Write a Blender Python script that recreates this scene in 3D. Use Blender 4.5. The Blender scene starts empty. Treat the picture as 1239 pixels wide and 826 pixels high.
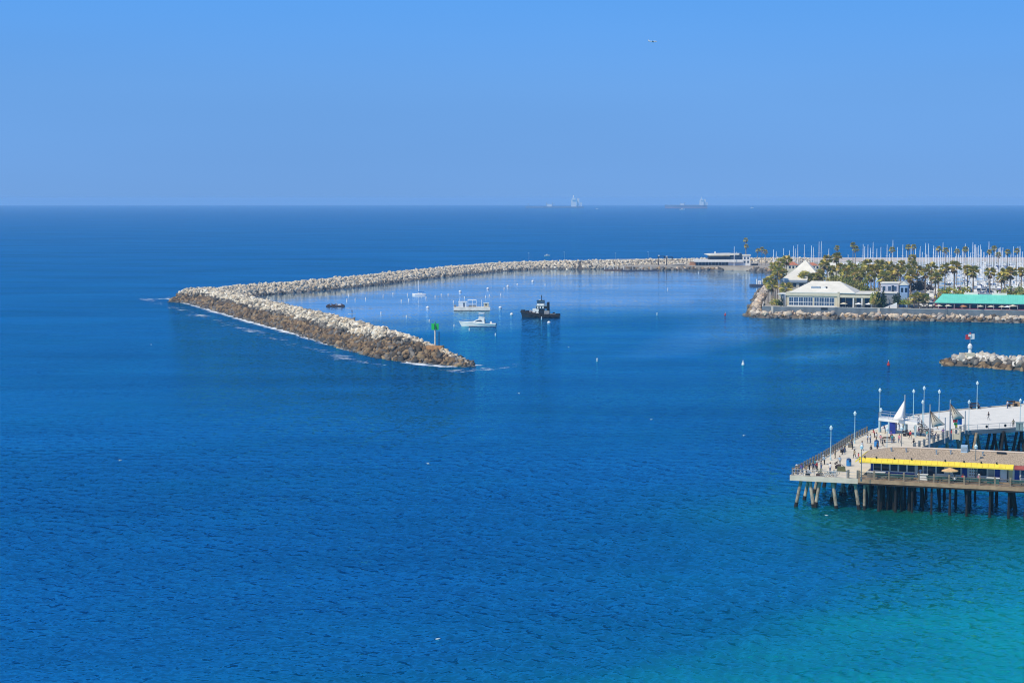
import bpy, math, random
import numpy as np
from mathutils import Vector, Matrix, Euler
random.seed(7)
rng = np.random.default_rng(7)
SC = bpy.context.scene
COL = SC.collection
R = math.radians
# ------------------------------------------------------------------ camera
H = 54.0; F = 2200.0; CX, CY = 619.5, 413.0
PITCH = math.atan((CY - 239.5) / F)
cd = bpy.data.cameras.new('camera'); cam = bpy.data.objects.new('camera', cd); COL.objects.link(cam)
cam.location = (0, 0, H); cam.rotation_euler = (R(90) - PITCH, 0, 0)
cd.sensor_width = 36; cd.lens = 36 * F / 1239; cd.clip_start = 1; cd.clip_end = 100000
SC.camera = cam
# ------------------------------------------------------------------ sky, sun, exposure
SUN_EL, SUN_AZ = R(50), R(230)      # azimuth clockwise from +Y (the viewing direction): from the left
w = bpy.data.worlds.new('World'); SC.world = w; w.use_nodes = True
nt = w.node_tree; bg = nt.nodes['Background']
sky = nt.nodes.new('ShaderNodeTexSky'); sky.sky_type = 'NISHITA'; sky.sun_disc = False
sky.sun_elevation = SUN_EL; sky.sun_rotation = SUN_AZ
sky.air_density = 1.0; sky.dust_density = 0.0; sky.ozone_density = 4.0; sky.altitude = 0
tc = nt.nodes.new('ShaderNodeTexCoord')
mp = nt.nodes.new('ShaderNodeMapping'); mp.inputs['Scale'].default_value = (1, 1, 0.65); mp.inputs['Location'].default_value = (0, 0, 0.33)
nt.links.new(tc.outputs['Generated'], mp.inputs[0]); nt.links.new(mp.outputs[0], sky.inputs[0])
hs = nt.nodes.new('ShaderNodeHueSaturation'); hs.inputs['Saturation'].default_value = 1.12
nt.links.new(sky.outputs[0], hs.inputs['Color'])
tn = nt.nodes.new('ShaderNodeMix'); tn.data_type = 'RGBA'; tn.blend_type = 'MULTIPLY'; tn.inputs[0].default_value = 1
sx = nt.nodes.new('ShaderNodeSeparateXYZ'); nt.links.new(tc.outputs['Generated'], sx.inputs[0])
rp_ = nt.nodes.new('ShaderNodeValToRGB'); rp_.color_ramp.elements[0].position = 0.0; rp_.color_ramp.elements[1].position = 0.13; e2_ = rp_.color_ramp.elements.new(0.5); e2_.color = (0.47, 0.56, 0.58, 1)
rp_.color_ramp.elements[0].color = (1.15 / 2, 1.14 / 2, 1.17 / 2, 1); rp_.color_ramp.elements[1].color = (0.86 / 2, 1.42 / 2, 1.68 / 2, 1)
e_ = rp_.color_ramp.elements.new(0.06); e_.color = (1.14 / 2, 1.31 / 2, 1.38 / 2, 1)
nt.links.new(sx.outputs['Z'], rp_.inputs[0])
sc_ = nt.nodes.new('ShaderNodeVectorMath'); sc_.operation = 'SCALE'; sc_.inputs['Scale'].default_value = 2.0
sn_ = nt.nodes.new('ShaderNodeTexNoise'); sn_.inputs['Scale'].default_value = 3.0; sn_.inputs['Detail'].default_value = 2; sm_ = nt.nodes.new('ShaderNodeMapping'); sm_.inputs['Scale'].default_value = (1, 1, 6); nt.links.new(tc.outputs['Generated'], sm_.inputs[0]); nt.links.new(sm_.outputs[0], sn_.inputs['Vector'])
sr_ = nt.nodes.new('ShaderNodeMapRange'); sr_.inputs[1].default_value = .3; sr_.inputs[2].default_value = .7; sr_.inputs[3].default_value = 1.95; sr_.inputs[4].default_value = 2.05; nt.links.new(sn_.outputs[0], sr_.inputs[0]); nt.links.new(sr_.outputs[0], sc_.inputs['Scale'])
nt.links.new(rp_.outputs[0], sc_.inputs[0]); nt.links.new(sc_.outputs[0], tn.inputs[7])
nt.links.new(hs.outputs[0], tn.inputs[6]); nt.links.new(tn.outputs[2], bg.inputs[0])
bg.inputs[1].default_value = 0.15
sl = bpy.data.lights.new('sun', 'SUN'); sl.energy = 4.1; sl.angle = R(0.53); sl.color = (1, 0.885, 0.69)
so = bpy.data.objects.new('sun', sl); COL.objects.link(so)
sd = Vector((math.sin(SUN_AZ) * math.cos(SUN_EL), math.cos(SUN_AZ) * math.cos(SUN_EL), math.sin(SUN_EL)))
so.rotation_euler = (-sd).to_track_quat('-Z', 'Y').to_euler(); so.location = sd * 300
SC.view_settings.view_transform = 'Standard'; SC.view_settings.look = 'None'
SC.view_settings.exposure = 0; SC.view_settings.gamma = 1
SC.render.engine = 'CYCLES'
SC.cycles.max_bounces = 6; SC.cycles.volume_bounces = 2; SC.cycles.filter_width = 1.1

# ------------------------------------------------------------------ layout helpers
_fw = Vector((0, math.cos(PITCH), -math.sin(PITCH))); _up = Vector((0, math.sin(PITCH), math.cos(PITCH)))
def ray(px, py): return _fw + Vector((1, 0, 0)) * ((px - CX) / F) + _up * ((CY - py) / F)
def P(px, py, z=0.0):                       # where the line of sight meets the height z
    d = ray(px, py); return Vector((0, 0, H)) + d * ((z - H) / d.z)
def PY(px, py, Y):                          # where it meets the distance Y
    d = ray(px, py); return Vector((0, 0, H)) + d * (Y / d.y)
RE = 6.371e6
def zsea(d): return -(np.maximum(0, d - 1600.0) ** 2) / (2 * RE)

# ------------------------------------------------------------------ materials
MATS = {}
def pm(name, col, rough=0.6, var=0.0, scale=1.0, metal=0.0, bump=0.0, spec=0.5, col2=None, detail=3.0):
    if name in MATS: return MATS[name]
    m = bpy.data.materials.new(name); m.use_nodes = True; t = m.node_tree; b = t.nodes['Principled BSDF']
    b.inputs['Roughness'].default_value = rough; b.inputs['Metallic'].default_value = metal
    b.inputs['Specular IOR Level'].default_value = spec
    b.inputs['Base Color'].default_value = (*col, 1)
    if var > 0 or col2 or bump:
        c = t.nodes.new('ShaderNodeTexCoord')
        n = t.nodes.new('ShaderNodeTexNoise'); n.inputs['Scale'].default_value = scale; n.inputs['Detail'].default_value = detail
        t.links.new(c.outputs['Object'], n.inputs['Vector'])
        if var > 0 or col2:
            r = t.nodes.new('ShaderNodeValToRGB'); r.color_ramp.elements[0].position = 0.32; r.color_ramp.elements[1].position = 0.68
            a = [max(0, x * (1 - var)) for x in col]; e = col2 or [min(1, x * (1 + var)) for x in col]
            r.color_ramp.elements[0].color = (*a, 1); r.color_ramp.elements[1].color = (*e, 1)
            t.links.new(n.outputs[0], r.inputs[0]); t.links.new(r.outputs[0], b.inputs['Base Color'])
        if bump:
            bn = t.nodes.new('ShaderNodeBump'); bn.inputs['Strength'].default_value = bump; bn.inputs['Distance'].default_value = 0.05
            t.links.new(n.outputs[0], bn.inputs['Height']); t.links.new(bn.outputs[0], b.inputs['Normal'])
    MATS[name] = m; return m
def attr_mat(name, rough=0.85, var=0.25, scale=1.2):      # colour carried by each stone / leaf
    m = bpy.data.materials.new(name); m.use_nodes = True; t = m.node_tree; b = t.nodes['Principled BSDF']
    b.inputs['Roughness'].default_value = rough; b.inputs['Specular IOR Level'].default_value = 0.3
    a = t.nodes.new('ShaderNodeAttribute'); a.attribute_name = 'tone'
    c = t.nodes.new('ShaderNodeNewGeometry'); n = t.nodes.new('ShaderNodeTexNoise'); n.inputs['Scale'].default_value = scale; n.inputs['Detail'].default_value = 4
    t.links.new(c.outputs['Position'], n.inputs['Vector'])
    r = t.nodes.new('ShaderNodeMapRange'); r.inputs[1].default_value = 0.25; r.inputs[2].default_value = 0.75; r.inputs[3].default_value = 1 - var; r.inputs[4].default_value = 1 + var
    t.links.new(n.outputs[0], r.inputs[0])
    x = t.nodes.new('ShaderNodeVectorMath'); x.operation = 'SCALE'
    t.links.new(a.outputs['Color'], x.inputs[0]); t.links.new(r.outputs[0], x.inputs['Scale']); t.links.new(x.outputs[0], b.inputs['Base Color'])
    MATS[name] = m; return m

WHITE = pm('white_paint', (0.76, 0.745, 0.69), 0.45, 0.06, 0.7)
WHITER = pm('white_roof_sheet', (0.74, 0.70, 0.59), 0.6, 0.07, 0.35)
CREAM = pm('cream_render', (0.58, 0.52, 0.37), 0.8, 0.08, 0.5)
CONC = pm('pale_concrete', (0.52, 0.48, 0.40), 0.85, 0.14, 0.25)
CONCG = pm('grey_concrete', (0.32, 0.31, 0.28), 0.85, 0.2, 0.5)
WALLG = pm('shade_grey_seawall', (0.135, 0.165, 0.185), 0.85, 0.2, 0.35)  # own grey, darkened to read as shade on sunlit seawall and fascia
GLASS = pm('dark_glass', (0.02, 0.035, 0.06), 0.12, 0.3, 0.3, spec=0.7)
GLASSB = pm('blue_glass', (0.045, 0.085, 0.145), 0.12, 0.3, 0.3, spec=0.7)
BLACK = pm('black_paint', (0.005, 0.006, 0.010), 0.5, 0.2, 1.0)
RUBBER = pm('black_rubber', (0.007, 0.007, 0.008), 0.9)
STEEL = pm('galvanised_steel', (0.42, 0.44, 0.45), 0.45, 0.12, 2.0, metal=0.5)
AQUA = pm('pale_aqua_paint', (0.40, 0.56, 0.60), 0.5, 0.08, 1.0)
LAMPW = pm('lamp_glass', (0.70, 0.80, 0.80), 0.3)
WOOD = pm('weathered_timber', (0.27, 0.20, 0.13), 0.85, 0.3, 1.5)
WOODG = pm('grey_timber', (0.15, 0.14, 0.12), 0.85, 0.3, 1.5)
PILE = pm('creosote_shade_pile', (0.012, 0.010, 0.009), 0.9, 0.4, 1.2)  # creosoted timber; on the far arm a stand-in for under-deck shade
PILEC = pm('concrete_pile', (0.36, 0.28, 0.19), 0.9, 0.45, 1.1, detail=6.0)
TEALP = pm('green_bench_paint', (0.015, 0.10, 0.09), 0.6, 0.2, 1.0)
YEL = pm('yellow_awning_canvas', (0.82, 0.60, 0.05), 0.75, 0.1, 1.2)
GRAVEL = pm('gravel_roofing', (0.37, 0.29, 0.205), 0.95, 0.55, 6.0, detail=8.0)
BLUE = pm('cobalt_paint', (0.01, 0.03, 0.25), 0.5, 0.1, 1.0)
BLUEB = pm('bright_blue_plastic', (0.02, 0.20, 0.50), 0.45, 0.1, 1.0)
TURQ = pm('turquoise_metal_roof', (0.15, 0.60, 0.46), 0.5, 0.06, 0.4)
LAV = pm('lavender_shade_render', (0.50, 0.51, 0.57), 0.8, 0.06, 0.4)  # block walls: blue shade on white render put into the colour
SKYB = pm('blue_shade_boards', (0.26, 0.40, 0.60), 0.7, 0.08, 0.4)  # gabled walls: their blue is skylit shade painted in
TERRA = pm('terracotta_tiles', (0.45, 0.16, 0.08), 0.8, 0.25, 1.0)
ASPH = pm('asphalt', (0.10, 0.10, 0.10), 0.9, 0.2, 0.2)
PAVE = pm('pale_paving', (0.42, 0.37, 0.29), 0.85, 0.15, 0.3)
SAND = pm('mole_ground', (0.33, 0.29, 0.23), 0.9, 0.2, 0.1)
CANV = pm('cream_canvas', (0.66, 0.58, 0.42), 0.8, 0.08, 1.0)
CANVW = pm('white_canvas', (0.82, 0.80, 0.76), 0.8, 0.05, 1.0)
ORANGE = pm('orange_canvas', (0.55, 0.22, 0.08), 0.8, 0.15, 1.5)
RED = pm('red_paint', (0.50, 0.03, 0.03), 0.5, 0.1, 1.0)
GREENB = pm('bright_green_panel', (0.01, 0.42, 0.06), 0.5)
RUST = pm('rusty_concrete', (0.42, 0.22, 0.09), 0.9, 0.3, 0.8)
SAILB = pm('blue_sail_cover', (0.02, 0.16, 0.45), 0.7, 0.1, 1.0)
HULLG = pm('pale_sea_green_hull', (0.74, 0.71, 0.64), 0.35, 0.04, 0.5)
TRUNK = pm('palm_bark', (0.24, 0.19, 0.14), 0.95, 0.3, 1.5)
BARK = pm('bark', (0.09, 0.07, 0.05), 0.95, 0.3, 1.5)
MASTM = pm('white_aluminium', (0.84, 0.83, 0.80), 0.4, 0.05, 1.0)
SHIPH = pm('tanker_hull_paint', (0.10, 0.11, 0.15), 0.6, 0.2, 0.05)
SHIPR = pm('red_boot_paint', (0.24, 0.13, 0.15), 0.7, 0.15, 0.05)
BROWN = pm('brown_wood', (0.09, 0.05, 0.035), 0.85, 0.3, 1.0)
PLUM = pm('plum_boards', (0.22, 0.05, 0.10), 0.8, 0.2, 0.7)
SKIN = pm('skin', (0.48, 0.28, 0.19), 0.6)
STONE = attr_mat('stone')
LEAF = attr_mat('leaf', 0.6, 0.3, 0.6)
_t = LEAF.node_tree; _tr = _t.nodes.new('ShaderNodeBsdfTranslucent'); _mx = _t.nodes.new('ShaderNodeMixShader'); _mx.inputs[0].default_value = 0.2
_t.links.new(_t.nodes['Principled BSDF'].inputs['Base Color'].links[0].from_socket, _tr.inputs[0]); _t.links.new(_t.nodes['Principled BSDF'].outputs[0], _mx.inputs[1]); _t.links.new(_tr.outputs[0], _mx.inputs[2]); _t.links.new(_mx.outputs[0], _t.nodes['Material Output'].inputs[0])

# ------------------------------------------------------------------ mesh builder
class MB:
    def __init__(s): s.v = []; s.f = []
    def add(s, vs, fs):
        o = len(s.v); s.v += [tuple(x) for x in vs]; s.f += [tuple(i + o for i in f) for f in fs]; return s
    def box(s, c, d, rz=0.0, top=1.0):
        x, y, z = d[0] / 2, d[1] / 2, d[2] / 2; ca, sa = math.cos(rz), math.sin(rz); vs = []
        for k, (a, b, e) in enumerate([(-x, -y, -z), (x, -y, -z), (x, y, -z), (-x, y, -z), (-x, -y, z), (x, -y, z), (x, y, z), (-x, y, z)]):
            if e > 0: a *= top; b *= top
            vs.append((c[0] + a * ca - b * sa, c[1] + a * sa + b * ca, c[2] + e))
        return s.add(vs, [(3, 2, 1, 0), (4, 5, 6, 7), (0, 1, 5, 4), (1, 2, 6, 5), (2, 3, 7, 6), (3, 0, 4, 7)])
    def bb(s, x0, x1, y0, y1, z0, z1): return s.box(((x0 + x1) / 2, (y0 + y1) / 2, (z0 + z1) / 2), (abs(x1 - x0), abs(y1 - y0), abs(z1 - z0)))
    def bar(s, p, q, r, n=6, r2=None):
        p, q = Vector(p), Vector(q); r2 = r if r2 is None else r2; d = (q - p)
        if d.length < 1e-6: return s
        d.normalize(); a = d.orthogonal().normalized(); b = d.cross(a); vs = []
        for c, rr in ((p, r), (q, r2)):
            for k in range(n):
                t = 2 * math.pi * (k + .5) / n; vs.append(c + a * (rr * math.cos(t)) + b * (rr * math.sin(t)))
        fs = [(k, (k + 1) % n, n + (k + 1) % n, n + k) for k in range(n)] + [tuple(range(n))[::-1], tuple(range(n, 2 * n))]
        return s.add(vs, fs)
    def path(s, pts, r, n=5):
        for a, b in zip(pts, pts[1:]): s.bar(a, b, r, n)
        return s
    def prism(s, poly, z0, z1):
        n = len(poly); vs = [(p[0], p[1], z0) for p in poly] + [(p[0], p[1], z1) for p in poly]
        ar = sum(poly[i][0] * poly[(i + 1) % n][1] - poly[(i + 1) % n][0] * poly[i][1] for i in range(n))
        fs = [(i, (i + 1) % n, n + (i + 1) % n, n + i) for i in range(n)] + [tuple(range(n))[::-1], tuple(range(n, 2 * n))]
        if ar < 0: fs = [f[::-1] for f in fs]
        return s.add(vs, fs)
    def lathe(s, prof, n=10, c=(0, 0, 0)):
        vs = []
        for r, z in prof:
            for k in range(n):
                t = 2 * math.pi * k / n; vs.append((c[0] + r * math.cos(t), c[1] + r * math.sin(t), c[2] + z))
        fs = []
        for i in range(len(prof) - 1):
            for k in range(n):
                fs.append((i * n + k, i * n + (k + 1) % n, (i + 1) * n + (k + 1) % n, (i + 1) * n + k))
        fs += [tuple(range(n))[::-1], tuple(range((len(prof) - 1) * n, len(prof) * n))]
        return s.add(vs, fs)
    def face(s, pts, th=0.0):
        if not th: return s.add(pts, [tuple(range(len(pts)))])
        a, b, c = Vector(pts[0]), Vector(pts[1]), Vector(pts[2]); nn = (b - a).cross(c - a).normalized() * (th / 2); n = len(pts)
        vs = [Vector(p) - nn for p in pts] + [Vector(p) + nn for p in pts]
        return s.add(vs, [(i, (i + 1) % n, n + (i + 1) % n, n + i) for i in range(n)] + [tuple(range(n))[::-1], tuple(range(n, 2 * n))])
    def hip(s, x0, x1, y0, y1, z0, z1, inset, ridge=None, th=0.25):
        ym = (y0 + y1) / 2; i0, i1 = inset if isinstance(inset, tuple) else (inset, inset); a, b = x0 + i0, x1 - i1
        vs = [(x0, y0, z0), (x1, y0, z0), (x1, y1, z0), (x0, y1, z0), (a, ym, z1), (b, ym, z1)]
        vs2 = [(v[0], v[1], v[2] - th) for v in vs[:4]]
        return s.add(vs + vs2, [(0, 1, 5, 4), (1, 2, 5), (2, 3, 4, 5), (3, 0, 4), (6, 7, 1, 0), (7, 8, 2, 1), (8, 9, 3, 2), (9, 6, 0, 3), (9, 8, 7, 6)])
    def loft(s, secs, cap=True):
        n = len(secs[0]); vs = [p for c in secs for p in c]; fs = []
        for i in range(len(secs) - 1):
            for k in range(n):
                fs.append((i * n + k, (i + 1) * n + k, (i + 1) * n + (k + 1) % n, i * n + (k + 1) % n))
        if cap: fs += [tuple(range(n)), tuple(range((len(secs) - 1) * n, len(secs) * n))[::-1]]
        return s.add(vs, fs)
    def build(s, name, mat, parent=None, loc=None, rz=0, smooth=False):
        me = bpy.data.meshes.new(name); me.from_pydata(s.v, [], s.f); me.materials.append(mat); me.update()
        if smooth: me.polygons.foreach_set('use_smooth', [True] * len(me.polygons))
        return link(name, me, parent, loc, rz)
def link(name, me, parent=None, loc=None, rz=0):
    o = bpy.data.objects.new(name, me); COL.objects.link(o)
    if parent: o.parent = parent
    if loc is not None: o.location = loc
    if rz: o.rotation_euler[2] = rz
    return o
def tag(o, label, cat, group=None, kind=None):
    if label: o['label'] = label
    if cat: o['category'] = cat
    if group: o['group'] = group
    if kind: o['kind'] = kind
    return o
def thing(name, label, cat, loc=(0, 0, 0), rz=0, group=None):
    o = bpy.data.objects.new(name, None); COL.objects.link(o); o.location = loc; o.rotation_euler = (0, 0, rz); o.empty_display_size = 0.3
    return tag(o, label, cat, group)
def copy_tree(o, parent=None):
    c = o.copy(); COL.objects.link(c); c.parent = parent
    for ch in o.children: copy_tree(ch, c)
    return c
def setmat(o, mat, slot=0):
    o.material_slots[slot].link = 'OBJECT'; o.material_slots[slot].material = mat
def child(o, name):
    return [c for c in o.children if c.name.split('.')[0] == name]
class Proto:                     # the first placing uses the original, later ones copy it
    def __init__(s, root): s.root = root; s.used = False
    def place(s, loc, rz, label, group=None, scale=None):
        o = copy_tree(s.root) if s.used else s.root; s.used = True
        o.location = loc; o.rotation_euler = (0, 0, rz); o['label'] = label
        if group: o['group'] = group
        if scale: o.scale = (scale,) * 3 if not hasattr(scale, '__len__') else scale
        return o
ORD = 'first second third fourth fifth sixth seventh eighth ninth tenth eleventh twelfth thirteenth fourteenth fifteenth sixteenth seventeenth eighteenth nineteenth twentieth'.split()
TENS = {20: 'twenty', 30: 'thirty', 40: 'forty', 50: 'fifty', 60: 'sixty', 70: 'seventy', 80: 'eighty', 90: 'ninety'}
def nth(i):
    i += 1
    if i > 100: return 'hundred and ' + nth(i - 101)
    if i == 100: return 'hundredth'
    if i <= 20: return ORD[i - 1]
    if i % 10 == 0: return TENS[i][:-1] + 'ieth'
    return TENS[i // 10 * 10] + '-' + ORD[i % 10 - 1]
def struct(name, mb, mat, parent=None):
    o = mb.build(name, mat, parent); o['kind'] = 'structure'; return o
def set_tone(me, cols):          # one colour per vertex
    a = me.attributes.new('tone', 'FLOAT_COLOR', 'POINT'); c = np.ones((len(me.vertices), 4), np.float32); c[:, :3] = cols; a.data.foreach_set('color', c.ravel())
def mesh_np(name, V, Fc, mat, cols=None):
    me = bpy.data.meshes.new(name); n, k = Fc.shape
    me.vertices.add(len(V)); me.vertices.foreach_set('co', np.asarray(V, np.float32).ravel())
    me.loops.add(n * k); me.loops.foreach_set('vertex_index', Fc.astype(np.int32).ravel())
    me.polygons.add(n); me.polygons.foreach_set('loop_start', np.arange(0, n * k, k, dtype=np.int32)); me.polygons.foreach_set('loop_total', np.full(n, k, np.int32))
    me.materials.append(mat); me.update(calc_edges=True); me.validate()
    if cols is not None: set_tone(me, cols)
    return me

# ------------------------------------------------------------------ the breakwater lines (needed by the sea too)
NEAR_CREST = [P(560, 437, 1.2), P(540, 428.5, 2.6), P(520, 419.5, 4.4), P(500, 411, 5.8), P(480, 403.5, 6.4), P(460, 398, 6.5), P(440, 393, 6.5), P(400, 382, 6.5), P(350, 371, 6.5), P(300, 359.5, 6.5), P(262, 350.5, 6.5), P(226, 350.2, 5.9)]
FAR_CREST = [P(226, 350, 5.2), P(262, 348.5, 5.2), P(300, 345, 5.2), P(350, 341.6, 5.2), P(400, 337.6, 5.2), P(450, 332.6, 5.2), P(500, 327.2, 5.2), P(550, 322.6, 5.2), P(600, 318.6, 5.2), P(650, 316.6, 5.2), P(700, 315.4, 6.1), P(745, 314.9, 6.0)]
def off_line(pts, d):
    out = []
    for i, p in enumerate(pts):
        a = pts[max(0, i - 1)]; b = pts[min(len(pts) - 1, i + 1)]; t = Vector((b.x - a.x, b.y - a.y)).normalized()
        out.append((p.x + t.y * d, p.y - t.x * d))
    return out
OUTER = [P(578, 441.5, 0).xy, P(540, 443.5, 0).xy, P(510, 441, 0).xy, P(470, 433, 0).xy, P(430, 423.5, 0).xy, P(390, 413.5, 0).xy, P(350, 401.5, 0).xy, P(310, 391, 0).xy, P(280, 382, 0).xy, P(250, 373.5, 0).xy, P(222, 365.5, 0).xy, P(204, 361, 0).xy]
def seg_dist(X, Y, line):
    d = np.full(X.shape, 1e9)
    for a, b in zip(line, line[1:]):
        ax, ay = a[0], a[1]; bx, by = b[0] - ax, b[1] - ay
        t = np.clip(((X - ax) * bx + (Y - ay) * by) / (bx * bx + by * by + 1e-9), 0, 1)
        d = np.minimum(d, np.hypot(X - ax - t * bx, Y - ay - t * by))
    return d
def inside(X, Y, poly):
    r = np.zeros(X.shape, bool); n = len(poly)
    for i in range(n):
        x0, y0 = poly[i][0], poly[i][1]; x1, y1 = poly[(i + 1) % n][0], poly[(i + 1) % n][1]
        c = ((y0 > Y) != (y1 > Y)) & (X < (x1 - x0) * (Y - y0) / (y1 - y0 + 1e-12) + x0); r ^= c
    return r
def sstep(a, b, x): t = np.clip((x - a) / (b - a), 0, 1); return t * t * (3 - 2 * t)

# ------------------------------------------------------------------ sea
def make_sea():
    ang = np.concatenate([np.arange(-180, -22, 6), np.arange(-22, -17.2, 0.12), np.arange(-17.2, 17.2, 0.034), np.arange(17.2, 22, 0.12), np.arange(22, 180, 6)]) * math.pi / 180
    rad = [1.0, 60, 120, 160]; r = 184.0
    while r < 1000: rad.append(r); r += 0.9 * r * r / (H * F * 0.8264)
    while r < 1750: rad.append(r); r += 7
    while r < 30500: rad.append(r); r *= 1.05
    rad.append(30500.0); rad = np.array(rad); A, Rr = np.meshgrid(ang, rad)
    X = Rr * np.sin(A); Y = Rr * np.cos(A); Z = zsea(Rr); na, nr = len(ang), len(rad)
    i, j = np.meshgrid(np.arange(nr - 1), np.arange(na)); i, j = i.ravel(), j.ravel(); j2 = (j + 1) % na
    Fc = np.stack([i * na + j, i * na + j2, (i + 1) * na + j2, (i + 1) * na + j], 1)[:, ::-1]
    dr = np.gradient(rad); wv = np.zeros_like(X); wr = np.random.default_rng(3)
    sel = (Rr > 165) & (Rr < 1300) & (np.abs(A) < 0.385); xs, ys = X[sel], Y[sel]; drs = np.broadcast_to(dr[:, None], X.shape)[sel]; acc = np.zeros(xs.shape)
    grp = 0.72 + 0.5 * np.sin(xs / 37 + 1.3 * np.sin(ys / 61)) * np.sin(ys / 83 + 1.1 * np.sin(xs / 47))
    for lam in np.geomspace(0.7, 4.6, 60):
        th = R(250) + wr.normal(0, 0.85); kk = 2 * math.pi / lam; am = 0.072 * (lam / 2) ** -0.3 / kk
        acc += am * np.clip((lam / drs - 2.0) / 1.5, 0, 1) * np.sin(kk * (xs * math.sin(th) + ys * math.cos(th)) + wr.uniform(0, 6.28) + 0.9 * np.sin(xs * wr.uniform(.02, .12) + ys * wr.uniform(-.1, .1) + wr.uniform(0, 6)))
    wv[sel] = acc * grp * sstep(165, 190, Rr[sel]) * (1 - sstep(1000, 1300, Rr[sel]))
    X, Y = X.ravel(), Y.ravel()
    harbour = [p.xy for p in NEAR_CREST] + [p.xy for p in FAR_CREST] + [(90, 1480), (520, 1480), (520, 820), (150, 800), (118, 800), (60, 690)]
    ins = inside(X, Y, harbour); d = seg_dist(X, Y, harbour + harbour[:1])
    open_edge = seg_dist(X, Y, [(150, 800), (118, 800), (60, 690), (-8, 590)])
    e_ = 0.62 * sstep(-30, 60, X - 0.25 * (Y - 590))
    calm = np.where(ins, e_ + (0.94 - e_) * sstep(0, 190, open_edge + 18 * np.sin(X / 29 + np.sin(Y / 37)) * np.clip(open_edge / 50, 0, 1)), e_ * (1 - sstep(0, 130, open_edge + np.clip(open_edge / 50, 0, 1) * (22 * np.sin(X / 31 + np.sin(Y / 23)) + 14 * np.sin(X / 11 - Y / 17)))))
    inner = seg_dist(X, Y, [p.xy for p in FAR_CREST]); wid = 150 - 0.35 * np.clip(X + 100, 0, 250)
    calm = np.where(ins, np.maximum(calm, 1.0 - 0.6 * sstep(0.7, 1.5, inner / wid)), calm)
    dd = (X + 12) * 0.82 - (Y - 212) * 0.57
    sh = 0.5 * sstep(-40, 60, dd) + 0.5 * sstep(0, 100, dd)
    fo = seg_dist(X, Y, OUTER); tipd = np.hypot(X - OUTER[-1][0] + 4, Y - OUTER[-1][1])
    foam = np.where(ins, 0, np.maximum(np.exp(-(fo / 3.6) ** 1.4), 0.46 * np.exp(-((fo - 13) / 6.5) ** 2)))
    foam = np.maximum(foam, np.where(ins, 0, 0.75 * np.exp(-(tipd / 5) ** 2)))
    jl = [P(1139, 438.5, 0).xy, P(1160, 442, 0).xy, P(1239, 449, 0).xy, P(1300, 453, 0).xy]
    foam = np.maximum(foam, 0.55 * np.exp(-(seg_dist(X, Y, jl) / 2.0) ** 2))
    ph = seg_dist(X, Y, [P(1000, 622, 0).xy, P(1110, 626, 0).xy, P(1300, 640, 0).xy])
    green = np.exp(-(ph / 26) ** 2)
    V = np.stack([X, Y, Z.ravel() + wv.ravel() * (1 - np.clip(calm * 1.04, 0, 1)) ** 1.2], 1)
    me = mesh_np('sea', V, Fc, sea_mat())
    for nm, a in (('calm', calm), ('shallow', sh), ('foam', foam), ('green', green)):
        at = me.attributes.new(nm, 'FLOAT', 'POINT'); at.data.foreach_set('value', a.astype(np.float32))
    me.polygons.foreach_set('use_smooth', [True] * len(me.polygons))
    o = link('sea', me); o['kind'] = 'structure'; o['label'] = 'deep blue sea turning turquoise towards the lower right'
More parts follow.
